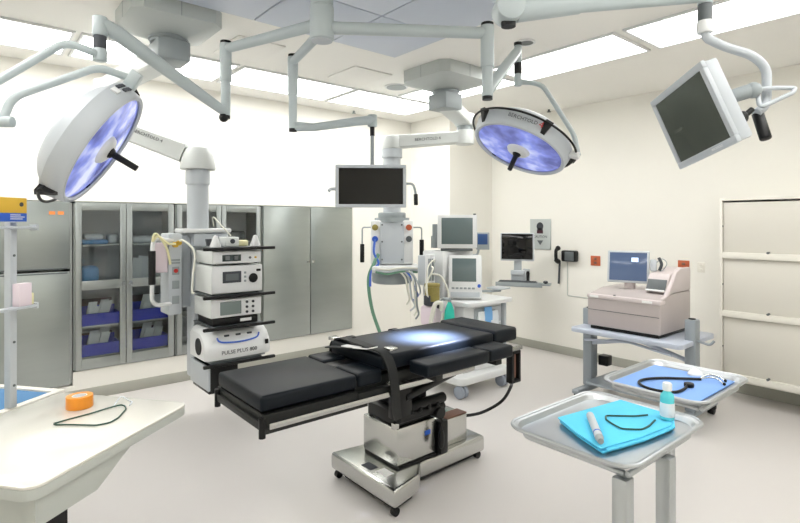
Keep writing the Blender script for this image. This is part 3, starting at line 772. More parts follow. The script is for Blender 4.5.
# small things on the top shelf
for i, x in enumerate((1.60, 1.95)):
    solo('probe_holder', MB().lathe([(.045, 1.5495), (.045, 1.56), (.03, 1.60), (.018, 1.64), (0, 1.648)], 24, Mx=Matrix.Translation((x, 4.29, 0))), 'white', (x, 4.29, 1.549), 'small white cone on the top tower shelf, ' + ['nearer the push handle', 'at the free corner of the shelf'][i], 'holder', 'white cones on the top shelf')
cm = thing('camera_box', 'small pale box with a round hole on the top tower shelf', 'camera unit', (1.75, 4.36, 1.549))
part('case', MB().box((1.69, 1.81), (4.30, 4.46), (1.5495, 1.63), .008), 'offw', cm)
part('lens', MB().cyl((1.75, 4.292, 1.595), (1.75, 4.2995, 1.595), .02), 'ink', cm)
cc = thing('cable_coil', 'coiled dark cable on the top tower shelf between the white cone and box', 'cable', (1.615, 4.43, 1.549))
part('coil', MB().tube([(1.615 + .03 * math.cos(i * .5) * (1 + .006 * i), 4.43 + .05 * math.sin(i * .5), 1.557 + i * .0009) for i in range(60)], .007, 8), 'ink', cc)
solo('wipe_pack', MB().box((1.83, 1.92), (4.36, 4.46), (1.5495, 1.60), .01), 'yhose', (1.9, 4.35, 1.549), 'cream pack on the top tower shelf beside the far white cone', 'pack')
hose(tb, [(1.70, 4.60, 1.72), (1.66, 4.5, 1.80), (1.70, 4.40, 1.72), (1.76, 4.36, 1.64)], .006, 'hose', 'thin white cable')

# boom over the anaesthesia corner
ta = thing('equipment_boom', 'ceiling boom with round topped gas column behind the black hanging monitor', 'equipment boom', (3.79, 4.66, 1.0), 'ceiling equipment booms')
q = mount_cover(ta, 3.37, 4.05, 3.38, 4.03)
part('swivel_head', MB().box((q.x - .13, q.x + .10), (q.y - .13, q.y + .12), (2.88, q.z + .001), .012), 'grey', ta)
P1 = V((4.36, 4.05, 2.84))
u1 = MB(); beam_arm(u1, (q.x + .02, q.y + .0, 2.94), (P1.x - .03, P1.y, 2.92), .19, .12, .12)
u1.cyl((P1.x, P1.y, 2.85), (P1.x, P1.y, 2.985), .11, n=30, bev=.01)
part('upper_arm', u1, 'offw', ta)
part('elbow', MB().cyl((P1.x, P1.y, 2.80), (P1.x, P1.y, 2.849), .09, n=30), 'grey', ta)
P2 = V((3.786, 4.656, 2.60))
l1 = MB(); l1.cyl((P1.x, P1.y, 2.64), (P1.x, P1.y, 2.80), .105, n=30, bev=.01)
s_, u_, d_ = beam_arm(l1, (P1.x - .04, P1.y + .04, 2.72), (P2.x, P2.y, 2.68), .15, .13, .15)
l1.cyl((P2.x, P2.y, 2.60), (P2.x, P2.y, 2.75), .12, n=30, bev=.02)
la = part('lower_arm', l1, 'offw', ta)
ctr = V((P1.x, P1.y, 2.72)).lerp(V((P2.x, P2.y, 2.68)), .5); sd = s_ if s_.dot(sight(ctr)) > 0 else -s_
part('lettering', text_mb('BERCHTOLD 4', .045, ctr + sd * .078, -d_, u_), 'ink', la)
part('column', MB().cyl((P2.x, P2.y, 1.86), (P2.x, P2.y, 2.60), .10, n=36).cyl((P2.x, P2.y, 2.50), (P2.x, P2.y, 2.599), .12, n=36), 'lgrey', ta)
nd = sight(P2); xd = V((0, 0, 1)).cross(nd)
FH = Matrix.Translation((P2.x, P2.y, 0)) @ Matrix((xd, -nd, V((0, 0, 1)))).transposed().to_4x4()     # local x across, -y towards the room
part('head_cap', MB(FH).cyl((0, 0, 1.80), (0, 0, 1.87), .16, n=36, bev=.015).cyl((0, 0, 1.76), (0, 0, 1.81), .20, n=36), 'grey', ta)
hd = part('head_body', MB(FH).box((-.24, .24), (-.16, .16), (1.28, 1.78), .02), 'white', ta)
part('front_plate', MB(FH).box((-.135, .135), (-.172, -.1605), (1.30, 1.76), .004), 'lgrey', hd)
k = MB(FH)
for x in (-.11, .11):
    for z in (1.34, 1.54, 1.73): k.cyl((x, -.178, z), (x, -.1725, z), .010, n=12)
part('screw', k, 'dgrey', hd)
for x, z, m in ((.19, 1.70, 'outlet'), (-.19, 1.70, 'amber'), (-.19, 1.57, 'bluem'), (.19, 1.57, 'dgrey')):
    part('gas_outlet', MB(FH).cyl((x, -.178, z), (x, -.1605, z), .034, n=24).cyl((x, -.19, z), (x, -.1785, z), .016, n=16), m, hd)
part('head_shelf', MB(FH).box((-.22, .30), (-.30, .16), (1.20, 1.275), .02), 'white', ta)
part('head_drum', MB(FH).cyl((0, 0, 1.06), (0, 0, 1.199), .23, n=36, bev=.03), 'grey', ta)
for sx, z in ((-1, 1.40), (1, 1.45)):
    h_ = part('side_bracket', MB(FH).tube(fil([(sx * .24, -.02, 1.70), (sx * .34, -.05, 1.70), (sx * .34, -.05, z)], .03), .008, 10), 'grey', ta)
    part('grip', MB(FH).cyl((sx * .34, -.05, z - .10), (sx * .34, -.05, z + .11), .024 if sx < 0 else .026, n=16, bev=.005), 'black', h_)
def fh(x, y, z): return FH @ V((x, y, z))
hose(ta, [fh(-.15, -.19, 1.40), fh(-.20, -.24, 1.30), fh(-.26, -.24, 1.12), fh(-.22, -.26, .80), fh(-.12, -.28, .50), fh(-.05, -.30, .2), fh(-.02, -.30, .012)], .019, 'ghose', 'green hose to the floor', 10)
hose(ta, [fh(-.19, -.19, 1.57), fh(-.20, -.215, 1.42), fh(-.15, -.23, 1.30), fh(-.23, -.25, 1.22), fh(-.24, -.265, 1.05)], .013, 'bhose', 'short blue hose')
for i, (a, b, c_, e_) in enumerate(((.05, .14, 1.02, .0), (.09, .18, .95, .02), (.13, .21, 1.06, .02), (.17, .22, .90, .0), (.20, .25, 1.10, .01), (.11, .24, .86, .0))):
    hose(ta, [fh(a, -.305, 1.24), fh(b, -.34 - .01 * i, 1.16), fh(b + .03, -.355 - .012 * i, c_), fh(b + .05 + e_, -.34, c_ - .1), fh(b + .02, -.31, c_ - .16)], .010, ['hose', 'lgrey', 'bhose', 'hose', 'lgrey', 'grey'][i])
for i in range(3):
    hose(ta, [fh(-.18, -.305, 1.255 - i * .02), fh(-.05, -.325, 1.24 - i * .024), fh(.12, -.33, 1.262 - i * .02), fh(.28, -.31, 1.25 - i * .02)], .011, ['hose', 'lgrey', 'ghose'][i])
# ------------------------------------------------------------------ anaesthesia machine
AX, AY = 3.82, 3.58
t = thing('anaesthesia_machine', 'white anaesthesia machine on casters beyond the operating table', 'anaesthesia machine', (4.15, 3.9, 0))
part('base_plate', MB().prism(rrect(3.74, 4.54, 3.52, 4.25, .08), .13, .21, .02), 'white', t)
for x in (3.80, 4.44):
    for y in (3.58, 4.18):
        c_ = MB()
        for dx in (-.028, .028): c_.cyl((x + dx - .018, y, .065), (x + dx + .018, y, .065), .064, n=24, bev=.008)
        cs = part('caster', c_, 'rubber', t)
        part('fork', MB().box((x - .02, x + .02), (y - .03, y + .04), (.06, .128), .006), 'dgrey', cs)
part('body', MB().box((3.90, 4.50), (3.64, 4.20), (.211, .90), .015), 'white', t)
for i, z in enumerate((.30, .50, .69)):
    dr = part('drawer', MB().box((4.05, 4.47), (3.622, 3.6395), (z, z + .17), .006), 'lgrey', t)
    part('handle', MB().box((4.16, 4.36), (3.606, 3.6215), (z + .12, z + .14), .005), 'grey', dr)
part('work_top', MB().prism(rrect(3.86, 4.56, 3.52, 4.22, .04), .90, .945, .01), 'white', t)
part('side_post', MB().box((4.505, 4.54), (3.60, 3.66), (.30, .899), .01), 'lgrey', t)
part('tower', MB().box((3.88, 4.36), (3.92, 4.24), (.946, 1.45), .02), 'white', t)
# ventilator panel tilted back
nd = (sight((4.0, 3.7)) + V((0, 0, .22))).normalized(); xd = V((0, 0, 1)).cross(nd).normalized(); yd = nd.cross(xd)
cv = V((4.03, 3.74, 1.21))
FV = Matrix.Translation(cv) @ Matrix((xd, yd, nd)).transposed().to_4x4()
vp = part('ventilator_panel', MB(FV).box((-.175, .175), (-.25, .21), (-.09, 0), .02), 'white', t)
part('screen', MB(FV).box((-.135, .115), (-.075, .17), (.0005, .005), .002), 'scr_grey', vp)
k = MB(FV)
for i in range(6): k.box((-.14 + i * .042, -.11 + i * .042), (-.155, -.135), (.0005, .006), .002)
part('key_pad', k, 'grey', vp)
part('control_knob', MB(FV).cyl((.145, -.12, .0005), (.145, -.12, .03), .018, n=20, bev=.003), 'bluem', vp)
part('control_strip', MB(FV).box((-.15, .15), (-.235, -.185), (.0005, .012), .004), 'lgrey', vp)
# gas flow column and absorber at the near left of the machine
part('flow_column', MB().box((3.73, 3.80), (3.95, 4.04), (.95, 1.42), .01).box((3.74, 3.90), (3.90, 4.06), (.85, .949), .01), 'white', t)
part('flow_tube', MB().cyl((3.70, 3.93, 1.15), (3.70, 3.93, 1.38), .018, n=16).cyl((3.745, 3.925, 1.15), (3.745, 3.925, 1.38), .014, n=16), 'grey', t)
ab = part('absorber', MB().cyl((3.65, 3.84, .96), (3.65, 3.84, 1.10), .075, n=30), 'amber', t, 'yellow absorber canister')
part('absorber_cap', MB().cyl((3.65, 3.84, 1.101), (3.65, 3.84, 1.135), .08, n=30, bev=.008), 'amber', ab)
part('absorber_base', MB().cyl((3.65, 3.84, .915), (3.65, 3.84, .959), .083, n=30, bev=.008), 'ink', ab)
part('absorber_body', MB().box((3.58, 3.88), (3.72, 3.96), (.70, .914), .04), 'pink', t)
part('valve', MB().cyl((3.56, 3.82, .93), (3.56, 3.82, 1.02), .034, n=22).cyl((3.60, 3.68, .91), (3.60, 3.68, .945), .03, n=20), 'ink', t)
part('gauge', MB().cyl((3.62, 3.66, .955), (3.61, 3.645, .955), .03, n=22), 'white', t)
part('breathing_hose', MB().tube(cr([(3.60, 3.66, .90), (3.56, 3.62, .97), (3.52, 3.66, .96), (3.50, 3.68, .86), (3.50, 3.70, .76), (3.56, 3.69, .72), (3.62, 3.67, .76), (3.64, 3.66, .86)], 8), .021, 12), 'hose', t)
bg = part('breathing_bag', MB().lathe([(.013, 1.0), (.02, .97), (.036, .94), (.054, .89), (.062, .80), (.057, .72), (.04, .67), (0, .65)], 28, Mx=Matrix.Translation((3.655, 3.60, 0)) @ Matrix.Diagonal((1, .7, 1, 1))), 'teal', t, 'teal breathing bag')
part('bag_neck', MB().cyl((3.655, 3.60, .975), (3.655, 3.60, 1.0), .018).tube(cr([(3.655, 3.60, .995), (3.66, 3.66, 1.0), (3.68, 3.75, .96)], 6), .016, 10), 'grey', bg)
sa = part('side_arm', MB().tube(fil([(4.36, 3.95, .985), (4.55, 3.82, .985), (4.66, 3.78, .985)], .03), .014, 10), 'grey', t)
part('side_tray', MB().prism(rrect(4.56, 4.78, 3.72, 3.92, .03), 1.0, 1.02, .006), 'lgrey', sa)
part('upper_hoses', MB().tube(cr([(3.70, 3.90, 1.30), (3.62, 3.80, 1.28), (3.545, 3.82, 1.12), (3.56, 3.80, .98)], 8), .008, 10).tube(cr([(3.74, 3.90, 1.35), (3.66, 3.82, 1.38), (3.55, 3.80, 1.30), (3.53, 3.79, 1.08), (3.57, 3.80, .97)], 8), .007, 10).tube(cr([(3.72, 3.91, 1.22), (3.74, 3.80, 1.20), (3.76, 3.72, 1.05), (3.72, 3.70, .93)], 8), .009, 10), 'hose', t)
part('socket_block', MB().box((3.775, 3.86), (4.06, 4.2), (1.08, 1.40), .01), 'lgrey', t)
# pouch of clear packs hooked to the drawers
for i, (x, z) in enumerate(((4.12, .66), (4.22, .70), (4.32, .65))):
    mb = MB(); w = .06
    mb.loft([[(x - w * k, 3.59 - th, z + zz), (x + w * k, 3.59 - th, z + zz), (x + w * k, 3.59 + th, z + zz), (x - w * k, 3.59 + th, z + zz)] for zz, th, k in ((0, .003, .9), (.03, .012, 1), (.11, .010, 1), (.17, .003, .9))])
    solo('sterile_pouch', mb, ['pack', 'packb', 'packw'][i], (x, 3.59, z), ['clear', 'pale blue', 'white'][i] + ' pouch tucked at the drawers of the anaesthesia machine', 'pouch', 'pouches on the machine drawers')
part('pouch_rail', MB().box((4.05, 4.40), (3.572, 3.58), (.64, .648)).box((4.05, 4.06), (3.58, 3.622), (.64, .648)).box((4.39, 4.40), (3.58, 3.622), (.64, .648)), 'grey', t)
# patient monitor on top
pc = V((4.10, 3.93, 1.45)); nd = sight(pc); xd = V((0, 0, 1)).cross(nd); 
FP = Matrix.Translation(pc) @ Matrix((xd, -nd, V((0, 0, 1)))).transposed().to_4x4()
tp = thing('patient_monitor', 'white patient monitor with grey screen on top of the anaesthesia machine', 'monitor', pc)
part('foot', MB(FP).box((-.17, .17), (-.10, .14), (.001, .028), .006), 'dgrey', tp)
pb = part('case', MB(FP).box((-.205, .215), (-.12, .05), (.03, .385), .012), 'white', tp)
part('screen', MB(FP).box((-.16, .17), (-.126, -.1205), (.075, .355), .003), 'scr_grey', tp)
part('status_lamp', MB(FP).box((.175, .205), (-.10, -.07), (.386, .40), .004), 'ink', tp)
part('side_module', MB(FP).box((-.262, -.207), (-.06, .08), (.03, .29), .01).box((-.275, -.263), (-.05, .06), (.03, .16), .004), 'grey', tp)
# small blue display behind
bq = V((4.59, 3.98, 1.555)); nd = sight(bq); xd = V((0, 0, 1)).cross(nd)
FB = Matrix.Translation(bq) @ Matrix((xd, -nd, V((0, 0, 1)))).transposed().to_4x4() @ Matrix.Scale(.86, 4)
tw = part('gas_display', MB(FB).box((-.09, .085), (-.03, .03), (-.13, .10), .008), 'grey', t, 'small side display with blue screen')
part('display_screen', MB(FB).box((-.07, .06), (-.036, -.0305), (-.06, .08), .002), 'scr_navy', tw)
part('display_key', MB(FB).cyl((-.105, -.035, .0), (-.105, -.005, .0), .012).cyl((-.105, -.035, .04), (-.105, -.005, .04), .010), 'ink', tw)
part('display_arm', MB().tube(fil([(4.585, 4.012, 1.54), (4.585, 4.06, 1.38), (4.363, 4.12, 1.36)], .03), .014, 10), 'grey', tw)

# ------------------------------------------------------------------ wall workstation on the east wall
kc = V((5.70, 4.25, .955))
nd = sight((5.70, 4.25)); nd = (nd + V((-.25, 0, 0))).normalized(); xd = V((0, 0, 1)).cross(nd)
FK = Matrix.Translation(kc) @ Matrix((xd, -nd, V((0, 0, 1)))).transposed().to_4x4()
t = thing('workstation_arm', 'grey wall arm with a keyboard shelf under the flat computer monitor', 'workstation', (6.1, 4.2, .9))
part('shelf', MB(FK).prism(rrect(-.345, .36, -.10, .12, .02), -.02, 0, .006), 'grey', t)
part('front_lip', MB(FK).box((-.345, .26), (-.112, -.1005), (-.045, .012), .004), 'grey', t)
part('wall_bracket', MB().box((6.09, 6.119), (4.44, 4.54), (.85, 1.10), .006), 'lgrey', t)
pvx = FK @ V((0, .12, .0))
part('arm', MB().tube(fil([(6.088, 4.49, .93), (5.98, 4.46, .92), (pvx.x, pvx.y, .92)], .05), .03, 14), 'lgrey', t)
part('monitor_post', MB(FK).box((-.16, .02), (.02, .09), (.001, .14), .01).box((-.125, -.025), (.05, .085), (.13, .40), .008).box((-.16, .02), (-.01, .08), (.10, .16), .008), 'lgrey', t)
km = thing('computer_monitor', 'black flat computer monitor on the wall keyboard shelf', 'monitor', FK @ V((0, .03, .2)))
part('bezel', MB(FK).box((-.295, .145), (-.015, .045), (.29, .662), .008), 'lgrey', km)
part('screen', MB(FK).box((-.28, .13), (-.021, -.0155), (.312, .65), .002), 'scr_black', km)
kb = thing('keyboard', 'dark computer keyboard on the wall shelf under the flat monitor', 'keyboard', FK @ V((-.05, -.03, .001)))
part('case', MB(FK).box((-.31, .19), (-.095, .005), (.001, .022), .006), 'dgrey', kb)
k = MB(FK)
for r_ in range(4):
    for c_ in range(15): k.box((-.30 + c_ * .032, -.273 + c_ * .032), (-.088 + r_ * .022, -.070 + r_ * .022), (.022, .029))
part('keys', k, 'ink', kb)
ms = thing('computer_mouse', 'dark computer mouse beside the keyboard on the wall shelf', 'mouse', FK @ V((.30, -.03, .001)))
part('shell', MB(FK).ball((.295, -.04, .0225), .05, (.62, 1, .42)), 'ink', ms)
part('wheel', MB(FK).cyl((.288, -.07, .034), (.302, -.07, .034), .008, n=12), 'grey', ms)
hh = thing('scanner', 'small black handheld scanner standing behind the keyboard on the wall shelf', 'scanner', FK @ V((.10, .04, .001)))
part('body', MB(FK).lathe([(.03, .001), (.03, .012), (.018, .03), (.02, .08), (.026, .12), (.018, .15), (0, .155)], 20, Mx=Matrix.Translation((.06, .045, 0))), 'black', hh)

# wall chart panel
def wallp(name, y0, y1, z0, z1, th, m, label, cat, bev=.003):
    return solo(name, MB().box((XE - th - .001, XE - .001), (y0, y1), (z0, z1), bev), m, (XE, (y0 + y1) / 2, z0), label, cat)
t = thing('wall_sign', 'grey wall sign with a black and red emblem above the wall phone', 'sign', (XE, 4.26, 1.38))
part('plate', MB().box((XE - .013, XE - .001), (4.095, 4.43), (1.385, 1.805), .003), 'mount', t)
xs = XE - .0145
def wd(y, z): return V((xs, y, z))
part('emblem', MB().cyl((xs - .001, 4.265, 1.705), (xs + .001, 4.265, 1.705), .055, n=28).box((xs - .001, xs + .001), (4.22, 4.31), (1.63, 1.68)), 'ink', t, 'black round emblem')
part('emblem_base', MB().box((xs - .002, xs - .0005), (4.215, 4.315), (1.605, 1.65)), 'maroon', t, 'dark red block under the emblem')
part('lettering', text_mb('CAUTION', .05, (xs - .001, 4.262, 1.56), (0, -1, 0), (0, 0, 1)), 'ink', t)
part('shield', MB(Matrix.Translation((xs, 4.262, 1.48)) @ Matrix(((0, 0, -1, 0), (-1, 0, 0, 0), (0, 1, 0, 0), (0, 0, 0, 1)))).prism([(-.05, .03), (.05, .03), (0, -.035)], 0, .0015), 'dgrey', t)
# wall phone
t = thing('wall_phone', 'black wall phone with its handset and a hanging cord', 'phone', (XE, 3.8, 1.23))
part('body', MB().box((XE - .09, XE - .001), (3.68, 3.89), (1.245, 1.39), .02, 3), 'black', t)
part('face', MB().box((XE - .094, XE - .0905), (3.70, 3.83), (1.26, 1.375), .004), 'dgrey', t)
part('handset', MB().tube(cr([(XE - .07, 3.935, 1.42), (XE - .115, 3.94, 1.395), (XE - .125, 3.94, 1.33), (XE - .115, 3.94, 1.265), (XE - .07, 3.935, 1.235)], 6), [.032] * 4 + [.022] * 14 + [.032] * 7, 14), 'black', t)
part('cord', MB().tube(cr([(XE - .05, 3.93, 1.24), (XE - .03, 3.95, 1.10), (XE - .03, 3.96, .94)], 8), .014, 10), 'ink', t)
solo('wall_conduit', MB().tube(fil([(XE - .008, 3.84, 1.235), (XE - .008, 3.84, .79), (XE - .008, 2.9, .79)], .02), .006, 8), 'counter_edge', (XE, 3.84, .79), 'thin painted conduit running down the wall under the phone', 'conduit')
# orange outlet plates, cream outlet
def outlet(y0, y1, z0, z1, m, label, cat):
    t = thing('wall_outlet', label, cat, (XE, (y0 + y1) / 2, z0))
    part('plate', MB().box((XE - .009, XE - .001), (y0, y1), (z0, z1), .003), m, t)
    ym = (y0 + y1) / 2; k = MB()
    for z in (z0 + (z1 - z0) * .3, z0 + (z1 - z0) * .7): k.box((XE - .012, XE - .0095), (ym - .018, ym + .018), (z - .014, z + .014), .003)
    part('socket', k, 'brown' if m == 'outlet' else 'cream', t)
    return t
outlet(3.38, 3.51, 1.21, 1.335, 'outlet', 'orange outlet plate on the wall beside the black phone', 'outlet')
o = outlet(2.335, 2.455, 1.205, 1.335, 'outlet', 'orange outlet plate just above the corner of the beige analyzer', 'outlet')
part('plug', MB().cyl((XE - .05, 2.42, 1.235), (XE - .0125, 2.42, 1.235), .02), 'brown', o)
outlet(2.18, 2.255, 1.215, 1.325, 'cream', 'cream outlet plate beside the wall cabinet', 'outlet')

# ------------------------------------------------------------------ wall cabinet with three flap doors (east wall)
CX = 5.72
t = thing('wall_cabinet', 'wide cream metal wall cabinet with three ledge handles', 'cabinet', (5.9, .9, .2))
b = MB()
y0, y1 = -.30, 1.905
b.box((CX, XE - .002), (y1 - .022, y1), (.22, 1.99), .003).box((CX, XE - .002), (y0, y0 + .022), (.22, 1.99), .003)
b.box((CX, XE - .002), (y0 + .022, y1 - .022), (1.968, 1.99), .003).box((CX, XE - .002), (y0 + .022, y1 - .022), (.22, .24), .003)
b.box((XE - .02, XE - .003), (y0 + .022, y1 - .022), (.24, 1.968))
part('body', b, 'cream', t)
zz = (.26, .865, 1.435, 1.955)
for i in range(3):
    z0 = zz[i] + (.0 if i == 0 else .004); z1 = zz[i + 1]
    d = part('flap_door', MB().box((CX + .022, CX + .036), (y0 + .026, y1 - .026), (z0 + .005, z1 - .005), .002), 'panel', t)
    part('hinge_pin', MB().cyl((CX + .012, y1 - .027, z0 + .28), (CX + .012, y1 - .022, z0 + .28), .008, n=12), 'dgrey', d)
    zl = zz[i] - .03
    part('ledge', MB().box((CX - .012, CX + .021), (y0 + .025, y1 - .025), (zl, zl + .06), .005), 'cream', d)
    part('lock', MB().cyl((CX - .02, 1.50, zl + .066), (CX + .022, 1.50, zl + .066), .011, n=16), 'dgrey', d)

# ------------------------------------------------------------------ cart with the analyzer
t = thing('equipment_cart', 'grey wheeled cart under the beige analyzer', 'cart', (4.85, 2.3, 0))
part('top_shelf', MB().prism(rrect(4.51, 5.26, 1.785, 2.815, .05), .70, .742, .008), 'cart_l', t)
for y in (1.815, 2.775):
    p_ = part('post', MB().box((4.76, 4.86), (y - .045, y + .045), (.13, .92 if y < 2 else .90), .01).box((4.87, 4.93), (y - .02, y + .03), (.20, .90), .006), 'cart', t)
    part('post_cap', MB().cyl((4.81, y, .921 if y < 2 else .901), (4.81, y, .928 if y < 2 else .908), .028, n=20), 'black', p_)
    ft = part('foot_rail', MB().box((4.55, 5.30), (y - .04, y + .04), (.085, .129), .012), 'cart', t)
    for x in (4.60, 5.25):
        c_ = part('caster', MB().cyl((x, y - .025, .042), (x, y + .025, .042), .0415, n=22, bev=.006).box((x - .025, x + .025), (y - .035, y + .035), (.05, .0845), .006), 'black', t)
part('low_shelf', MB().prism(rrect(4.62, 5.22, 1.875, 2.715, .03), .19, .215, .006), 'cart', t)
part('brace', MB().tube([(4.80, 1.855, .56), (4.80, 2.285, .665), (4.80, 2.735, .56)], .02, 12).tube([(4.62, 1.905, .62), (4.66, 2.295, .66), (4.62, 2.715, .62)], .012, 10), 'cart_l', t)
part('cable_box', MB().box((4.90, 5.0), (2.635, 2.735), (.32, .42), .01), 'black', t)
part('side_hook', MB().tube(fil([(4.81, 1.77, .74), (4.81, 1.675, .72), (4.82, 1.645, .76)], .03), .011, 10), 'cart', t)

t = thing('analyzer', 'bulky beige analyzer with tilted screen on the grey cart', 'analyzer', (4.9, 2.4, .743))
AXF, AXB = 4.60, 5.24
b = MB(Matrix(((1, 0, 0, 0), (0, 0, 1, 0), (0, 1, 0, 0), (0, 0, 0, 1))))      # profile in x-z, run along y
b.prism([(AXF, .775), (AXB, .775), (AXB, 1.12), (4.88, 1.12), (4.66, 1.085), (AXF, 1.06)], 1.99, 2.675, .012)
body = part('body', b, 'beige', t)
part('base_skirt', MB().box((4.62, 5.22), (2.01, 2.655), (.7435, .7745), .006), 'black', t)
part('seam', MB().box((AXF - .0025, AXF + .001), (2.0, 2.665), (.925, .93)), 'dgrey', body)
part('front_bar', MB().box((AXF - .012, AXF + .10), (1.985, 2.68), (1.035, 1.075), .015), 'beige_l', t)
hz = MB(Matrix(((1, 0, 0, 0), (0, 0, 1, 0), (0, 1, 0, 0), (0, 0, 0, 1))))
hz.prism([(4.66, 1.086), (4.74, 1.11), (4.86, 1.22), (4.93, 1.30), (5.02, 1.335), (AXB, 1.335), (AXB, 1.121), (4.88, 1.121)], 1.99, 2.03, .01)
part('side_wing', hz, 'beige_l', t)
hz = MB(Matrix(((1, 0, 0, 0), (0, 0, 1, 0), (0, 1, 0, 0), (0, 0, 0, 1))))
hz.prism([(4.80, 1.121), (4.87, 1.25), (4.90, 1.285), (AXB - .005, 1.33), (AXB - .005, 1.121)], 2.031, 2.22, .01)
pr_ = part('printer', hz, 'beige_l', t)
pm = Matrix.Translation((4.832, 2.125, 1.185)) @ Matrix.Rotation(math.radians(-62), 4, 'Y')
part('printer_slot', MB(pm).box((-.05, .055), (-.085, .085), (-.004, .008), .004), 'dgrey', pr_)
part('printer_lip', MB(pm).box((-.066, -.05), (-.085, .085), (-.002, .02), .004), 'white', pr_)
for y in (2.10, 2.60):
    part('badge', MB().box((AXF - .015, AXF - .0122), (y - .045, y + .045), (1.045, 1.066), .001), 'skin_w', t)
part('latch', MB().cyl((AXF + .03, 2.42, 1.076), (AXF + .03, 2.42, 1.082), .012, n=14), 'dgrey', t)
sc = V((4.87, 2.41, 1.32)); nd = (sight(sc) + V((-.35, 0, .22))).normalized(); xd = V((0, 0, 1)).cross(nd).normalized(); yd = nd.cross(xd)
FS = Matrix.Translation(sc) @ Matrix((xd, yd, nd)).transposed().to_4x4()
mo = part('monitor', MB(FS).box((-.185, .185), (-.14, .165), (-.04, 0), .01), 'lgrey', t)
part('screen', MB(FS).box((-.165, .165), (-.12, .147), (.0005, .004), .002), 'scr_blue', mo)
part('screen_panel', MB(FS).box((.03, .09), (.06, .10), (.0045, .0055)), 'scr_lite', mo)
part('monitor_neck', MB().cyl((4.93, 2.42, 1.121), (4.93, 2.42, 1.24), .05, n=20), 'beige_l', t)
part('side_reader', MB(FS).box((.19, .245), (-.02, .09), (-.06, .0), .012), 'lgrey', mo)
part('cable', MB(FS).tube(cr([(.24, .06, -.03), (.29, .10, -.03), (.33, .06, -.03), (.30, .0, -.03), (.25, -.03, -.03)], 6), .004, 8), 'grey', mo)
part('scanner_head', MB(FS).tube(cr([(.262, .11, -.03), (.285, .05, -.03), (.268, -.01, -.03)], 6), .014, 10), 'ink', mo)

# ------------------------------------------------------------------ operating table
t = thing('operating_table', 'black padded operating table on a polished steel base', 'operating table', (2.45, 2.72, 0))
bs = part('base', MB().prism([(1.94, 2.36), (2.19, 2.42), (2.25, 2.48), (2.31, 2.545), (2.97, 2.555), (2.98, 2.90), (2.31, 2.91), (2.22, 3.02), (1.94, 3.06)], .058, .172, .022, seg=3), 'polish', t)
part('skirt', MB().prism([(2.0, 2.43), (2.17, 2.47), (2.33, 2.60), (2.92, 2.62), (2.92, 2.86), (2.33, 2.86), (2.19, 2.95), (2.0, 2.97)], .012, .0575), 'dark', bs)
for x, y in ((1.975, 2.40), (1.975, 3.01), (2.93, 2.60), (2.93, 2.87)):
    part('caster', MB().cyl((x, y - .015, .027), (x, y + .015, .027), .0265, n=18).cyl((x, y, .03), (x, y, .059), .014, n=14), 'black', bs)
part('plate_sticker', MB().box((1.985, 2.05), (2.66, 2.76), (.1725, .174)), 'ink', bs, 'dark sticker')
part('plate_sticker', MB().box((2.01, 2.075), (2.53, 2.63), (.1725, .174)), 'skin_w', bs, 'white sticker')
part('column_foot', MB().box((2.13, 2.46), (2.55, 2.92), (.173, .187)), 'black', t)
cl = part('column', MB().box((2.12, 2.46), (2.555, 2.925), (.188, .43), .012), 'polish', t)
part('badge', MB().box((2.36, 2.41), (2.552, 2.5545), (.33, .36)), 'bluem', cl, 'blue badge')
part('battery_box', MB().box((2.56, 2.82), (2.60, 2.88), (.173, .36), .006).box((2.47, 2.555), (2.60, 2.88), (.173, .3), .006), 'polish', t)
part('battery_lid', MB().box((2.62, 2.82), (2.60, 2.70), (.361, .37), .004), 'brown', t)
part('pump_block', MB().box((2.475, 2.548), (2.52, 2.595), (.174, .40), .01), 'black', t)
mech = MB()
mech.box((2.14, 2.46), (2.58, 2.90), (.431, .52), .01).box((2.20, 2.42), (2.60, 2.88), (.52, .74), .01)
for z, y in ((.50, 2.55), (.56, 2.54)):
    mech.cyl((2.12, y, z), (2.52, y, z), .034, n=18, bev=.006)
mech.cyl((2.46, 2.5, .47), (2.46, 2.62, .47), .04, n=18).cyl((2.15, 2.52, .64), (2.60, 2.52, .72), .03, n=14)
mech.box((2.05, 2.20), (2.50, 2.56), (.52, .74), .008).box((2.02, 2.60), (2.45, 2.90), (.735, .77), .006)
for x in (2.2, 2.28, 2.36, 2.44): mech.ball((x, 2.512, .535), .018, n=12)
part('lift_mechanism', mech, 'black', t)
part('hinge_fitting', MB().box((2.09, 2.13), (2.545, 2.579), (.435, .475), .004).box((1.90, 1.99), (2.392, 2.398), (.79, .815), .002), 'polish', t)
# frames and rails
fr = MB()
fr.box((1.12, 1.68), (2.362, 2.972), (.742, .812), .006)
fr.box((1.68, 3.06), (2.40, 2.94), (.79, .86), .006).box((1.68, 1.92), (2.362, 2.972), (.742, .80), .006)
fr.box((2.6, 3.1), (2.46, 2.90), (.86, .878), .004)
part('table_frame', fr, 'dark', t)
for y in (2.350, 2.984):
    rl = MB().box((1.14, 1.90), (y - .006, y + .006), (.742, .772), .002).box((1.93, 2.62), (y - .006, y + .006), (.765, .795), .002).box((2.66, 3.14), (y - .006, y + .006), (.825, .855), .002)
    r_ = part('side_rail', rl, 'polish', t)
    k = MB()
    for x in (1.2, 1.5, 1.8, 2.05, 2.5, 2.72, 3.05):
        z = .757 if x < 1.9 else (.78 if x < 2.64 else .84)
        k.box((x - .015, x + .015), (min(y, 2.66 + (y - 2.66) * .75), max(y, 2.66 + (y - 2.66) * .75)), (z - .012, z + .012), .003)
    part('rail_bracket', k, 'dark', r_)
part('under_rail', MB().box((1.13, 1.75), (2.366, 2.40), (.715, .741), .003).box((1.105, 1.128), (2.36, 2.96), (.735, .775), .004), 'dark', t)
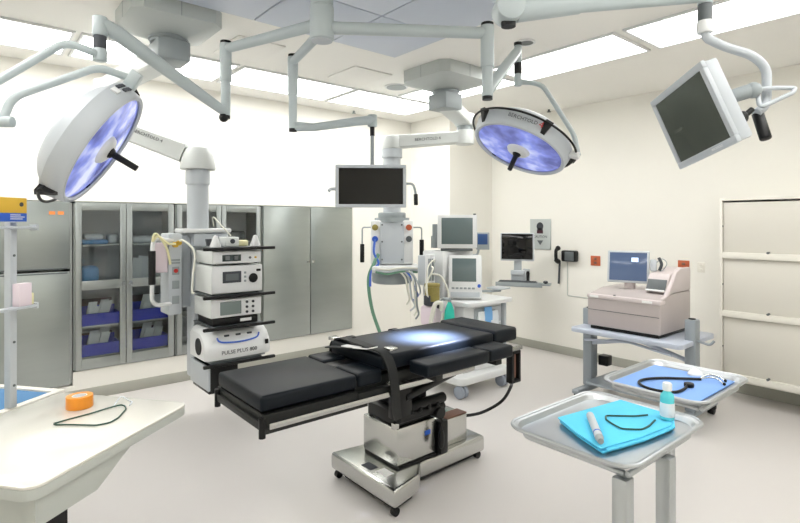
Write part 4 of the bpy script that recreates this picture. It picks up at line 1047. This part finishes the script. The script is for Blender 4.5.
for y in (2.375, 2.955):
    part('end_post', MB().cyl((1.115, y, .70), (1.115, y, .80), .017, n=16), 'black', t)
# cushions
part('leg_cushion', MB().box((1.115, 1.69), (2.385, 2.955), (.815, .898), .018, 3), 'vinyl', t)
part('seat_cushion', MB().box((1.698, 1.868), (2.76, 2.955), (.82, .902), .016, 3), 'vinyl', t)
part('seat_cushion', MB().box((1.698, 1.868), (2.385, 2.62), (.82, .902), .016, 3), 'vinyl', t)
part('seat_bridge', MB().box((1.70, 1.87), (2.625, 2.755), (.80, .89), .01), 'black', t)
part('back_cushion', MB().box((1.875, 2.875), (2.39, 2.955), (.88, .972), .02, 3), 'vinyl', t)
part('head_cushion', MB().box((2.885, 3.14), (2.39, 2.955), (.885, .982), .02, 3), 'vinyl', t)
for a, b in ((2.06, 2.60), (2.615, 2.85)):
    p_ = part('side_pad', MB().box((a, b), (2.20, 2.375), (.845, .925), .016, 3), 'vinyl', t)
    part('pad_clamp', MB().box((a + .1, a + .16), (2.24, 2.346), (.80, .844), .004), 'dark', p_)
part('pad_seam', MB().box((2.602, 2.613), (2.21, 2.37), (.85, .915)), 'black', t)
hb_ = part('hanging_bracket', MB().box((3.02, 3.05), (2.345, 2.40), (.60, .82), .006).box((3.10, 3.125), (2.345, 2.40), (.60, .82), .006).box((3.02, 3.125), (2.345, 2.40), (.59, .615), .006).box((3.02, 3.125), (2.345, 2.40), (.80, .822), .006), 'black', t)
part('bracket_plate', MB().box((3.055, 3.095), (2.37, 2.39), (.62, .795)), 'brown', hb_)
# strap across, with its buckles
st = cr([(1.93, 3.0, .80), (1.92, 2.985, .93), (1.92, 2.90, .985), (1.90, 2.70, 1.0), (1.88, 2.50, 1.0), (1.89, 2.40, .99), (1.90, 2.345, .92), (1.92, 2.335, .80), (1.96, 2.37, .66), (2.04, 2.45, .55)], 7)
s1 = part('safety_strap', MB().ribbon(st, (1, .05, 0), .065, .009), 'strap', t)
part('strap_tail', MB().ribbon(cr([(1.84, 2.93, .935), (1.83, 2.75, .965), (1.85, 2.58, .99), (1.88, 2.50, 1.006)], 6), (1, .1, 0), .055, .007), 'strap', s1)
part('buckle', MB().ribbon([(1.845, 2.75, .975), (1.84, 2.60, .99), (1.86, 2.50, 1.0), (1.875, 2.47, 1.008)], (1, .1, 0), .05, .006), 'skin_w', s1, 'white strap tag')
part('buckle', MB().box((1.925, 1.985), (2.385, 2.45), (.993, 1.008), .003).box((1.885, 1.945), (2.93, 3.0), (.962, .985), .004), 'polish', s1, 'bright metal buckle')
for x in (2.02, 2.40):
    part('far_strap', MB().ribbon(cr([(x, 2.90, .975), (x, 2.962, .97), (x, 2.972, .90), (x, 2.97, .82)], 5), (1, 0, 0), .05, .006), 'strap', t)
# hand control and its cable
hc = part('hand_control', MB().ball((2.455, 2.495, .30), .04, (.55, .55, 1.7)), 'black', t)
part('control_cord', MB().tube(cr([(2.44, 2.53, .46), (2.46, 2.49, .42), (2.455, 2.495, .36)], 6), .006, 8), 'black', hc)
solo('power_cord', MB().tube(cr([(2.84, 2.75, .33), (2.93, 2.76, .27), (3.12, 2.72, .26), (3.22, 2.60, .36), (3.17, 2.47, .52), (3.09, 2.42, .575)], 10), .012, 10), 'black', (2.84, 2.75, .33), 'black power cord curving from the table base up to the head end', 'cord')
# pole under the head end, standing lamp foot seen through: footswitch lead hook on the tower side of the table
# ------------------------------------------------------------------ instrument stands with their trays
def tray_stand(x0, x1, y0, y1, z, posts, label):
    t = thing('instrument_stand', label, 'instrument stand', ((x0 + x1) / 2, (y0 + y1) / 2, 0), 'stainless tray stands')
    o = rrect(x0, x1, y0, y1, .07, 7); n = len(o)
    cx, cy = (x0 + x1) / 2, (y0 + y1) / 2
    def ins(d, zz): return [(p[0] - d * (1 if p[0] > cx else -1), p[1] - d * (1 if p[1] > cy else -1), zz) for p in o]
    tr = MB().loft([ins(.045, z - .002), ins(.022, z - .001), ins(.014, z + .016), ins(.0, z + .020), ins(.0, z + .012), ins(.010, z + .008), ins(.024, z - .007), ins(.05, z - .007)])
    tp = part('tray', tr, 'tray', t)
    part('tray_rim', MB().tube([V((p[0], p[1], z + .017)) for p in o], .0065, 8, closed=True), 'tray', tp)
    fr = MB().tube(fil([(x0 + .05, y0 + .03, z - .02), (x1 - .05, y0 + .03, z - .02), (x1 - .05, y1 - .03, z - .02), (x0 + .05, y1 - .03, z - .02), (x0 + .05, y0 + .04, z - .02)], .05), .009, 10)
    part('tray_frame', fr, 'tray', t)
    for x, y in posts:
        part('post', MB().box((x - .023, x + .023), (y - .023, y + .023), (.07, z - .031), .005), 'tray', t)
    mx, my = sum(p[0] for p in posts) / len(posts), sum(p[1] for p in posts) / len(posts)
    part('base_bar', MB().box((x0 - .02, x1 + .02), (my - .03, my + .03), (.05, .09), .01).box((x0 - .02, x0 + .04), (y0, y1), (.05, .09), .01).box((x1 - .04, x1 + .02), (y0, y1), (.05, .09), .01), 'tray', t)
    for x in (x0 + .01, x1 - .01):
        for y in (y0 + .02, y1 - .02):
            part('caster', MB().cyl((x, y - .012, .0255), (x, y + .012, .0255), .025, n=18), 'black', t)
    return t
tray_stand(1.405, 1.965, .69, 1.125, 1.05, ((1.455, .735), (1.69, .715)), 'stainless tray stand holding the blue cloth and bottle')
tray_stand(2.285, 2.845, .815, 1.27, 1.0, ((2.44, 1.022),), 'stainless tray stand holding the blue mat and stethoscope')
# on the first tray: folded cloth, marker, cord loop, bottle
Z1 = 1.051
cf = thing('folded_cloth', 'bright blue folded cloth on the tray with the bottle', 'cloth', (1.75, .93, Z1))
for i, (dx, dy, dz) in enumerate(((0, 0, 0), (.012, -.010, .0065), (-.006, .004, .013))):
    pts = [(1.60 + dx, 1.037 + dy), (1.535 + dx, .93 + dy), (1.48 + dx, .81 + dy), (1.66 + dx, .77 + dy), (1.83 + dx * .5, .752 + dy * .6), (1.925, .79 + dy * .4), (1.94, .985 + dy)]
    part('fold', MB().prism(pts, Z1 + dz, Z1 + dz + .006, .0028), 'cloth', cf)
zt = Z1 + .0195
mk = thing('marker', 'fat grey and white cylinder lying on the bright blue cloth', 'marker', (1.66, .93, zt))
a, b_ = V((1.664, .958, zt + .0135)), V((1.51, .838, zt + .0135))
part('barrel', MB().cyl(a, b_, .0128, n=20, bev=.003), 'lgrey', mk)
part('cap', MB().cyl(b_ + (b_ - a) * .001, b_ + (b_ - a) * .14, .0132, .009, n=20), 'grey', mk)
part('band', MB().cyl(a.lerp(b_, .80), a.lerp(b_, .84), .01315, n=20), 'bluem', mk)
def cord_loop(pts, r, loc, label):
    return solo('cord_loop', MB().tube(fil(pts, .012, 4), r, 8), 'cord', loc, label, 'cord', 'thin cord loops')
zc = zt + .004
cord_loop([(1.845, .842, zc), (1.80, .865, zc), (1.725, .934, zc), (1.690, .913, zc), (1.668, .873, zc), (1.655, .839, zc), (1.699, .795, zc), (1.751, .793, zc), (1.815, .803, zc)], .003, (1.75, .86, zt), 'thin dark green cord loop on the bright blue cloth')
bt = thing('bottle', 'small clear teal bottle with white cap standing on the blue cloth', 'bottle', (1.867, .785, zt))
Mx = Matrix.Translation((1.867, .785, zt + .0005))
part('body', MB().lathe([(0, 0), (.020, 0), (.0225, .003), (.0225, .075), (.021, .085), (.013, .094), (.012, .10), (0, .10)], 28, Mx=Mx), 'liquid', bt)
part('label_band', MB().lathe([(.0228, .012), (.0232, .013), (.0232, .058), (.0228, .059)], 28, Mx=Mx), 'packw', bt)
part('cap', MB().lathe([(0, .1005), (.0155, .1005), (.0155, .122), (.013, .126), (0, .126)], 24, Mx=Mx), 'white', bt)
# on the second tray
Z2 = 1.001
solo('blue_mat', MB().box((2.335, 2.775), (.860, 1.230), (Z2, Z2 + .006), .002), 'mat_blue', (2.54, 1.04, Z2), 'pale blue mat lining the tray with the stethoscope', 'mat')
ste = thing('stethoscope', 'black stethoscope curled on the pale blue mat', 'stethoscope', (2.52, 1.05, Z2 + .007))
zs = Z2 + .0135
part('tubing', MB().tube(cr([(2.66, .965, zs), (2.60, 1.03, zs), (2.54, 1.09, zs), (2.47, 1.13, zs), (2.40, 1.135, zs), (2.345, 1.09, zs), (2.335, 1.02, zs), (2.37, .965, zs), (2.44, .955, zs), (2.50, .965, zs + .002)], 8), .0062, 10), 'black', ste)
part('chest_piece', MB().cyl((2.515, .962, zs - .006), (2.515, .962, zs + .012), .021, n=26, bev=.004), 'black', ste)
part('headset', MB().tube(cr([(2.655, .97, zs), (2.715, .955, zs + .012), (2.745, .92, zs + .008), (2.72, .885, zs)], 6), .0035, 8).tube(cr([(2.655, .97, zs), (2.68, .93, zs + .012), (2.69, .90, zs + .006), (2.66, .87, zs)], 6), .0035, 8), 'polish', ste)
part('ear_tip', MB().ball((2.72, .882, zs), .007, n=12).ball((2.66, .867, zs), .007, n=12), 'black', ste)
solo('tissue', MB().loft([[(2.735 + .03 * math.cos(a_) * k, 1.02 + .03 * math.sin(a_) * k * (1 + .3 * math.sin(3 * a_)), Z2 + .0065 + h) for a_ in [i * PI / 7 for i in range(14)]] for k, h in ((1, .0), (1.05, .006), (.8, .02), (.3, .032))]), 'skin_w', (2.735, 1.02, Z2 + .0065), 'small crumpled white tissue on the pale blue mat', 'tissue')

# ------------------------------------------------------------------ white counter table at the picture edge
R0 = V((.80, 2.515, 0)); ex = V((-.792, -.610, 0)); ey = V((-.610, .792, 0))
FC = Matrix.Translation(R0) @ Matrix((ex, -ey, V((0, 0, -1)))).transposed().to_4x4()
FC = Matrix.Translation(R0) @ Matrix((ex, ey, V((0, 0, 1)))).transposed().to_4x4()    # mirrored frame: a along the long side, b away
FLIP = FC
def abp(a, b, z): return FC @ V((a, b, z))
t = thing('counter_table', 'glossy white counter table with the orange tape roll on it', 'counter', (.3, 2.6, 0))
def inC(poly): return [tuple((FC @ V((p[0], p[1], 0)))[:2]) for p in poly]
part('top', MB().prism(inC(rrect(-.025, .80, 0, .72, .05, 6)), .889, .9, .004), 'counter', t)
part('edge_band', MB().prism(inC(rrect(-.024, .799, .001, .719, .05, 6)), .852, .8885, .003), 'counter_edge', t)
part('apron', MB().loft([[abp(a, b, z) for a, z in ((.30, .851), (.76, .851), (.76, .745), (.50, .745))] for b in (.03, .68)]), 'counter_edge', t)
part('pedestal', MB().prism(inC([(.52, .14), (.70, .14), (.70, .40), (.52, .40)]), .05, .744, .006), 'black', t)
part('drawer_box', MB().prism(inC([(.53, .405), (.76, .405), (.76, .68), (.53, .68)]), .30, .744, .006), 'steel', t)
part('foot', MB().prism(inC([(.30, .12), (.74, .12), (.74, .66), (.30, .66)]), .001, .049, .01), 'grey', t)
# tape roll
ct = abp(.15, .30, 0)
p0 = V((.41, 2.79, .901))
t = thing('tape_roll', 'orange roll of tape on the glossy white counter', 'tape roll', p0)
part('tape', MB().lathe([(.032, .901), (.054, .901), (.055, .903), (.055, .953), (.054, .955), (.032, .955), (.032, .901)], 36, Mx=Matrix.Translation((p0.x, p0.y, 0))), 'orange', t)
part('core', MB().lathe([(.0315, .901), (.0315, .954), (.027, .954), (.027, .901), (.0315, .901)], 32, Mx=Matrix.Translation((p0.x, p0.y, 0))), 'skin_w', t)
zc = .9045
cord_loop([(.292, 2.617, zc), (.35, 2.635, zc), (.429, 2.65, zc), (.505, 2.672, zc + .002), (.56, 2.675, zc + .004), (.572, 2.655, zc), (.565, 2.61, zc), (.514, 2.515, zc), (.475, 2.478, zc), (.426, 2.48, zc), (.358, 2.546, zc), (.295, 2.598, zc), (.291, 2.612, zc)], .0034, (.43, 2.58, .9005), 'thin green cord loop on the white counter before the tape roll')
solo('plastic_hoop', MB().tube(cr([(.535, 2.70, .9035), (.55, 2.735, .905), (.575, 2.745, .925), (.60, 2.735, .905), (.61, 2.70, .9035), (.59, 2.66, .9035)], 6), .003, 8), 'packw', (.57, 2.71, .9005), 'small clear plastic hoop at the tip of the green cord on the counter', 'hoop')

# ------------------------------------------------------------------ rack beside the counter
C0 = FC @ V((.0, .77, 0)); C0 = V((.40, 3.16, 0))
FR = Matrix.Translation(C0) @ Matrix((ex, ey, V((0, 0, 1)))).transposed().to_4x4()
t = thing('utility_rack', 'pale grey rack with an upright post and a blue lined tray', 'rack', C0)
def inR(poly, F=FR): return [tuple((F @ V((p[0], p[1], 0)))[:2]) for p in poly]
fr = MB()
for q_ in ((0, .75, .0, .04), (0, .75, .46, .50), (0, .04, .04, .46), (.71, .75, .04, .46)):
    fr.prism(inR([(q_[0], q_[2]), (q_[1], q_[2]), (q_[1], q_[3]), (q_[0], q_[3])]), .845, .895, .005)
part('tray_frame', fr, 'cream', t)
part('tray_floor', MB().prism(inR([(.035, .035), (.715, .035), (.715, .465), (.035, .465)]), .850, .858), 'dgrey', t)
for a, b in ((.02, .02), (.73, .02), (.02, .48), (.73, .48)):
    part('leg', MB().prism(inR([(a - .018, b - .018), (a + .018, b - .018), (a + .018, b + .018), (a - .018, b + .018)]), .001, .844, .004), 'lgrey', t)
pa = .282
part('post', MB().prism(inR([(pa - .017, -.002), (pa + .017, -.002), (pa + .017, .036), (pa - .017, .036)]), .896, 1.755, .005), 'lgrey', t)
k = MB()
for z in (1.0, 1.2, 1.4, 1.6):
    p = FR @ V((pa, -.0025, z)); k.cyl(p, p + (FR.to_3x3() @ V((0, -.003, 0))), .006, n=10)
part('post_hole', k, 'dgrey', t)
for z in (1.735, 1.365):
    part('bracket', MB().prism(inR([(pa - .075, -.05), (pa + .25, -.05), (pa + .25, -.004), (pa - .075, -.004)]), z - .012, z, .003).prism(inR([(pa - .085, -.05), (pa - .075, -.05), (pa - .075, -.004), (pa - .085, -.004)]), z - .02, z + .008, .002), 'lgrey', t)
solo('lining_pad', MB().prism(inR([(.05, .05), (.70, .05), (.70, .45), (.05, .45)]), .8585, .892, .008), 'pad_blue', FR @ V((.4, .25, .8585)), 'blue pad lining the tray of the upright rack', 'pad')
bx = thing('supply_carton', 'yellow and blue carton on the top bracket of the rack', 'carton', FR @ V((pa + .02, -.03, 1.736)))
F_ = inR([(pa - .022, -.05), (pa + .16, -.05), (pa + .16, -.006), (pa - .022, -.006)])
part('lower_half', MB().prism(F_, 1.7565, 1.795, .001), 'bluem', bx, 'blue half')
part('upper_half', MB().prism(F_, 1.7951, 1.865, .001), 'yellow', bx, 'yellow half')
nf = -(FR.to_3x3() @ V((0, 1, 0))); xf = -(FR.to_3x3() @ V((1, 0, 0)))
part('stamp', MB().cyl(FR @ V((pa + .005, -.0512, 1.835)), FR @ V((pa + .005, -.0502, 1.835)), .010, n=18), 'ink', bx)
k = MB()
for i, w_ in enumerate((.05, .07, .06)):
    k.box((0, w_), (-.001, .0), (0, .003), Mx=Matrix.Translation(FR @ V((pa + .06, -.0505, 1.785 - i * .009))) @ Matrix((xf, -nf, V((0, 0, 1)))).transposed().to_4x4())
part('print_lines', k, 'skin_w', bx)
solo('carton', MB().prism(inR([(pa - .052, -.046), (pa + .012, -.046), (pa + .012, -.006), (pa - .052, -.006)]), 1.3655, 1.47, .002), 'pink', FR @ V((pa - .06, -.03, 1.3655)), 'small pale pink carton on the lower bracket of the rack post', 'carton')
solo('wipe_pack', MB().prism(inR([(pa - .073, -.036), (pa - .055, -.036), (pa - .055, -.016), (pa - .073, -.016)]), 1.366, 1.42, .004), 'yhose', FR @ V((pa - .064, -.026, 1.366)), 'little cream packet beside the pink carton on the rack bracket', 'packet')

# ------------------------------------------------------------------ camera, world, exposure
cam = bpy.data.cameras.new('camera'); co = bpy.data.objects.new('camera', cam); COL.objects.link(co)
co.location = (0, 0, 1.75); co.rotation_euler = (math.radians(90), 0, math.radians(-40))
cam.sensor_width = 36; cam.lens = 36 * 520 / 800; cam.shift_y = -38.5 / 800; cam.clip_start = .02
SC.camera = co
w = bpy.data.worlds.new('world'); SC.world = w; w.use_nodes = True
w.node_tree.nodes['Background'].inputs[0].default_value = (1, 1, 1, 1); w.node_tree.nodes['Background'].inputs[1].default_value = .2
SC.view_settings.view_transform = 'Standard'; SC.view_settings.look = 'None'
SC.view_settings.exposure = 0.0; SC.view_settings.gamma = 1
SC.view_settings.use_curve_mapping = False
bpy.context.view_layer.update()
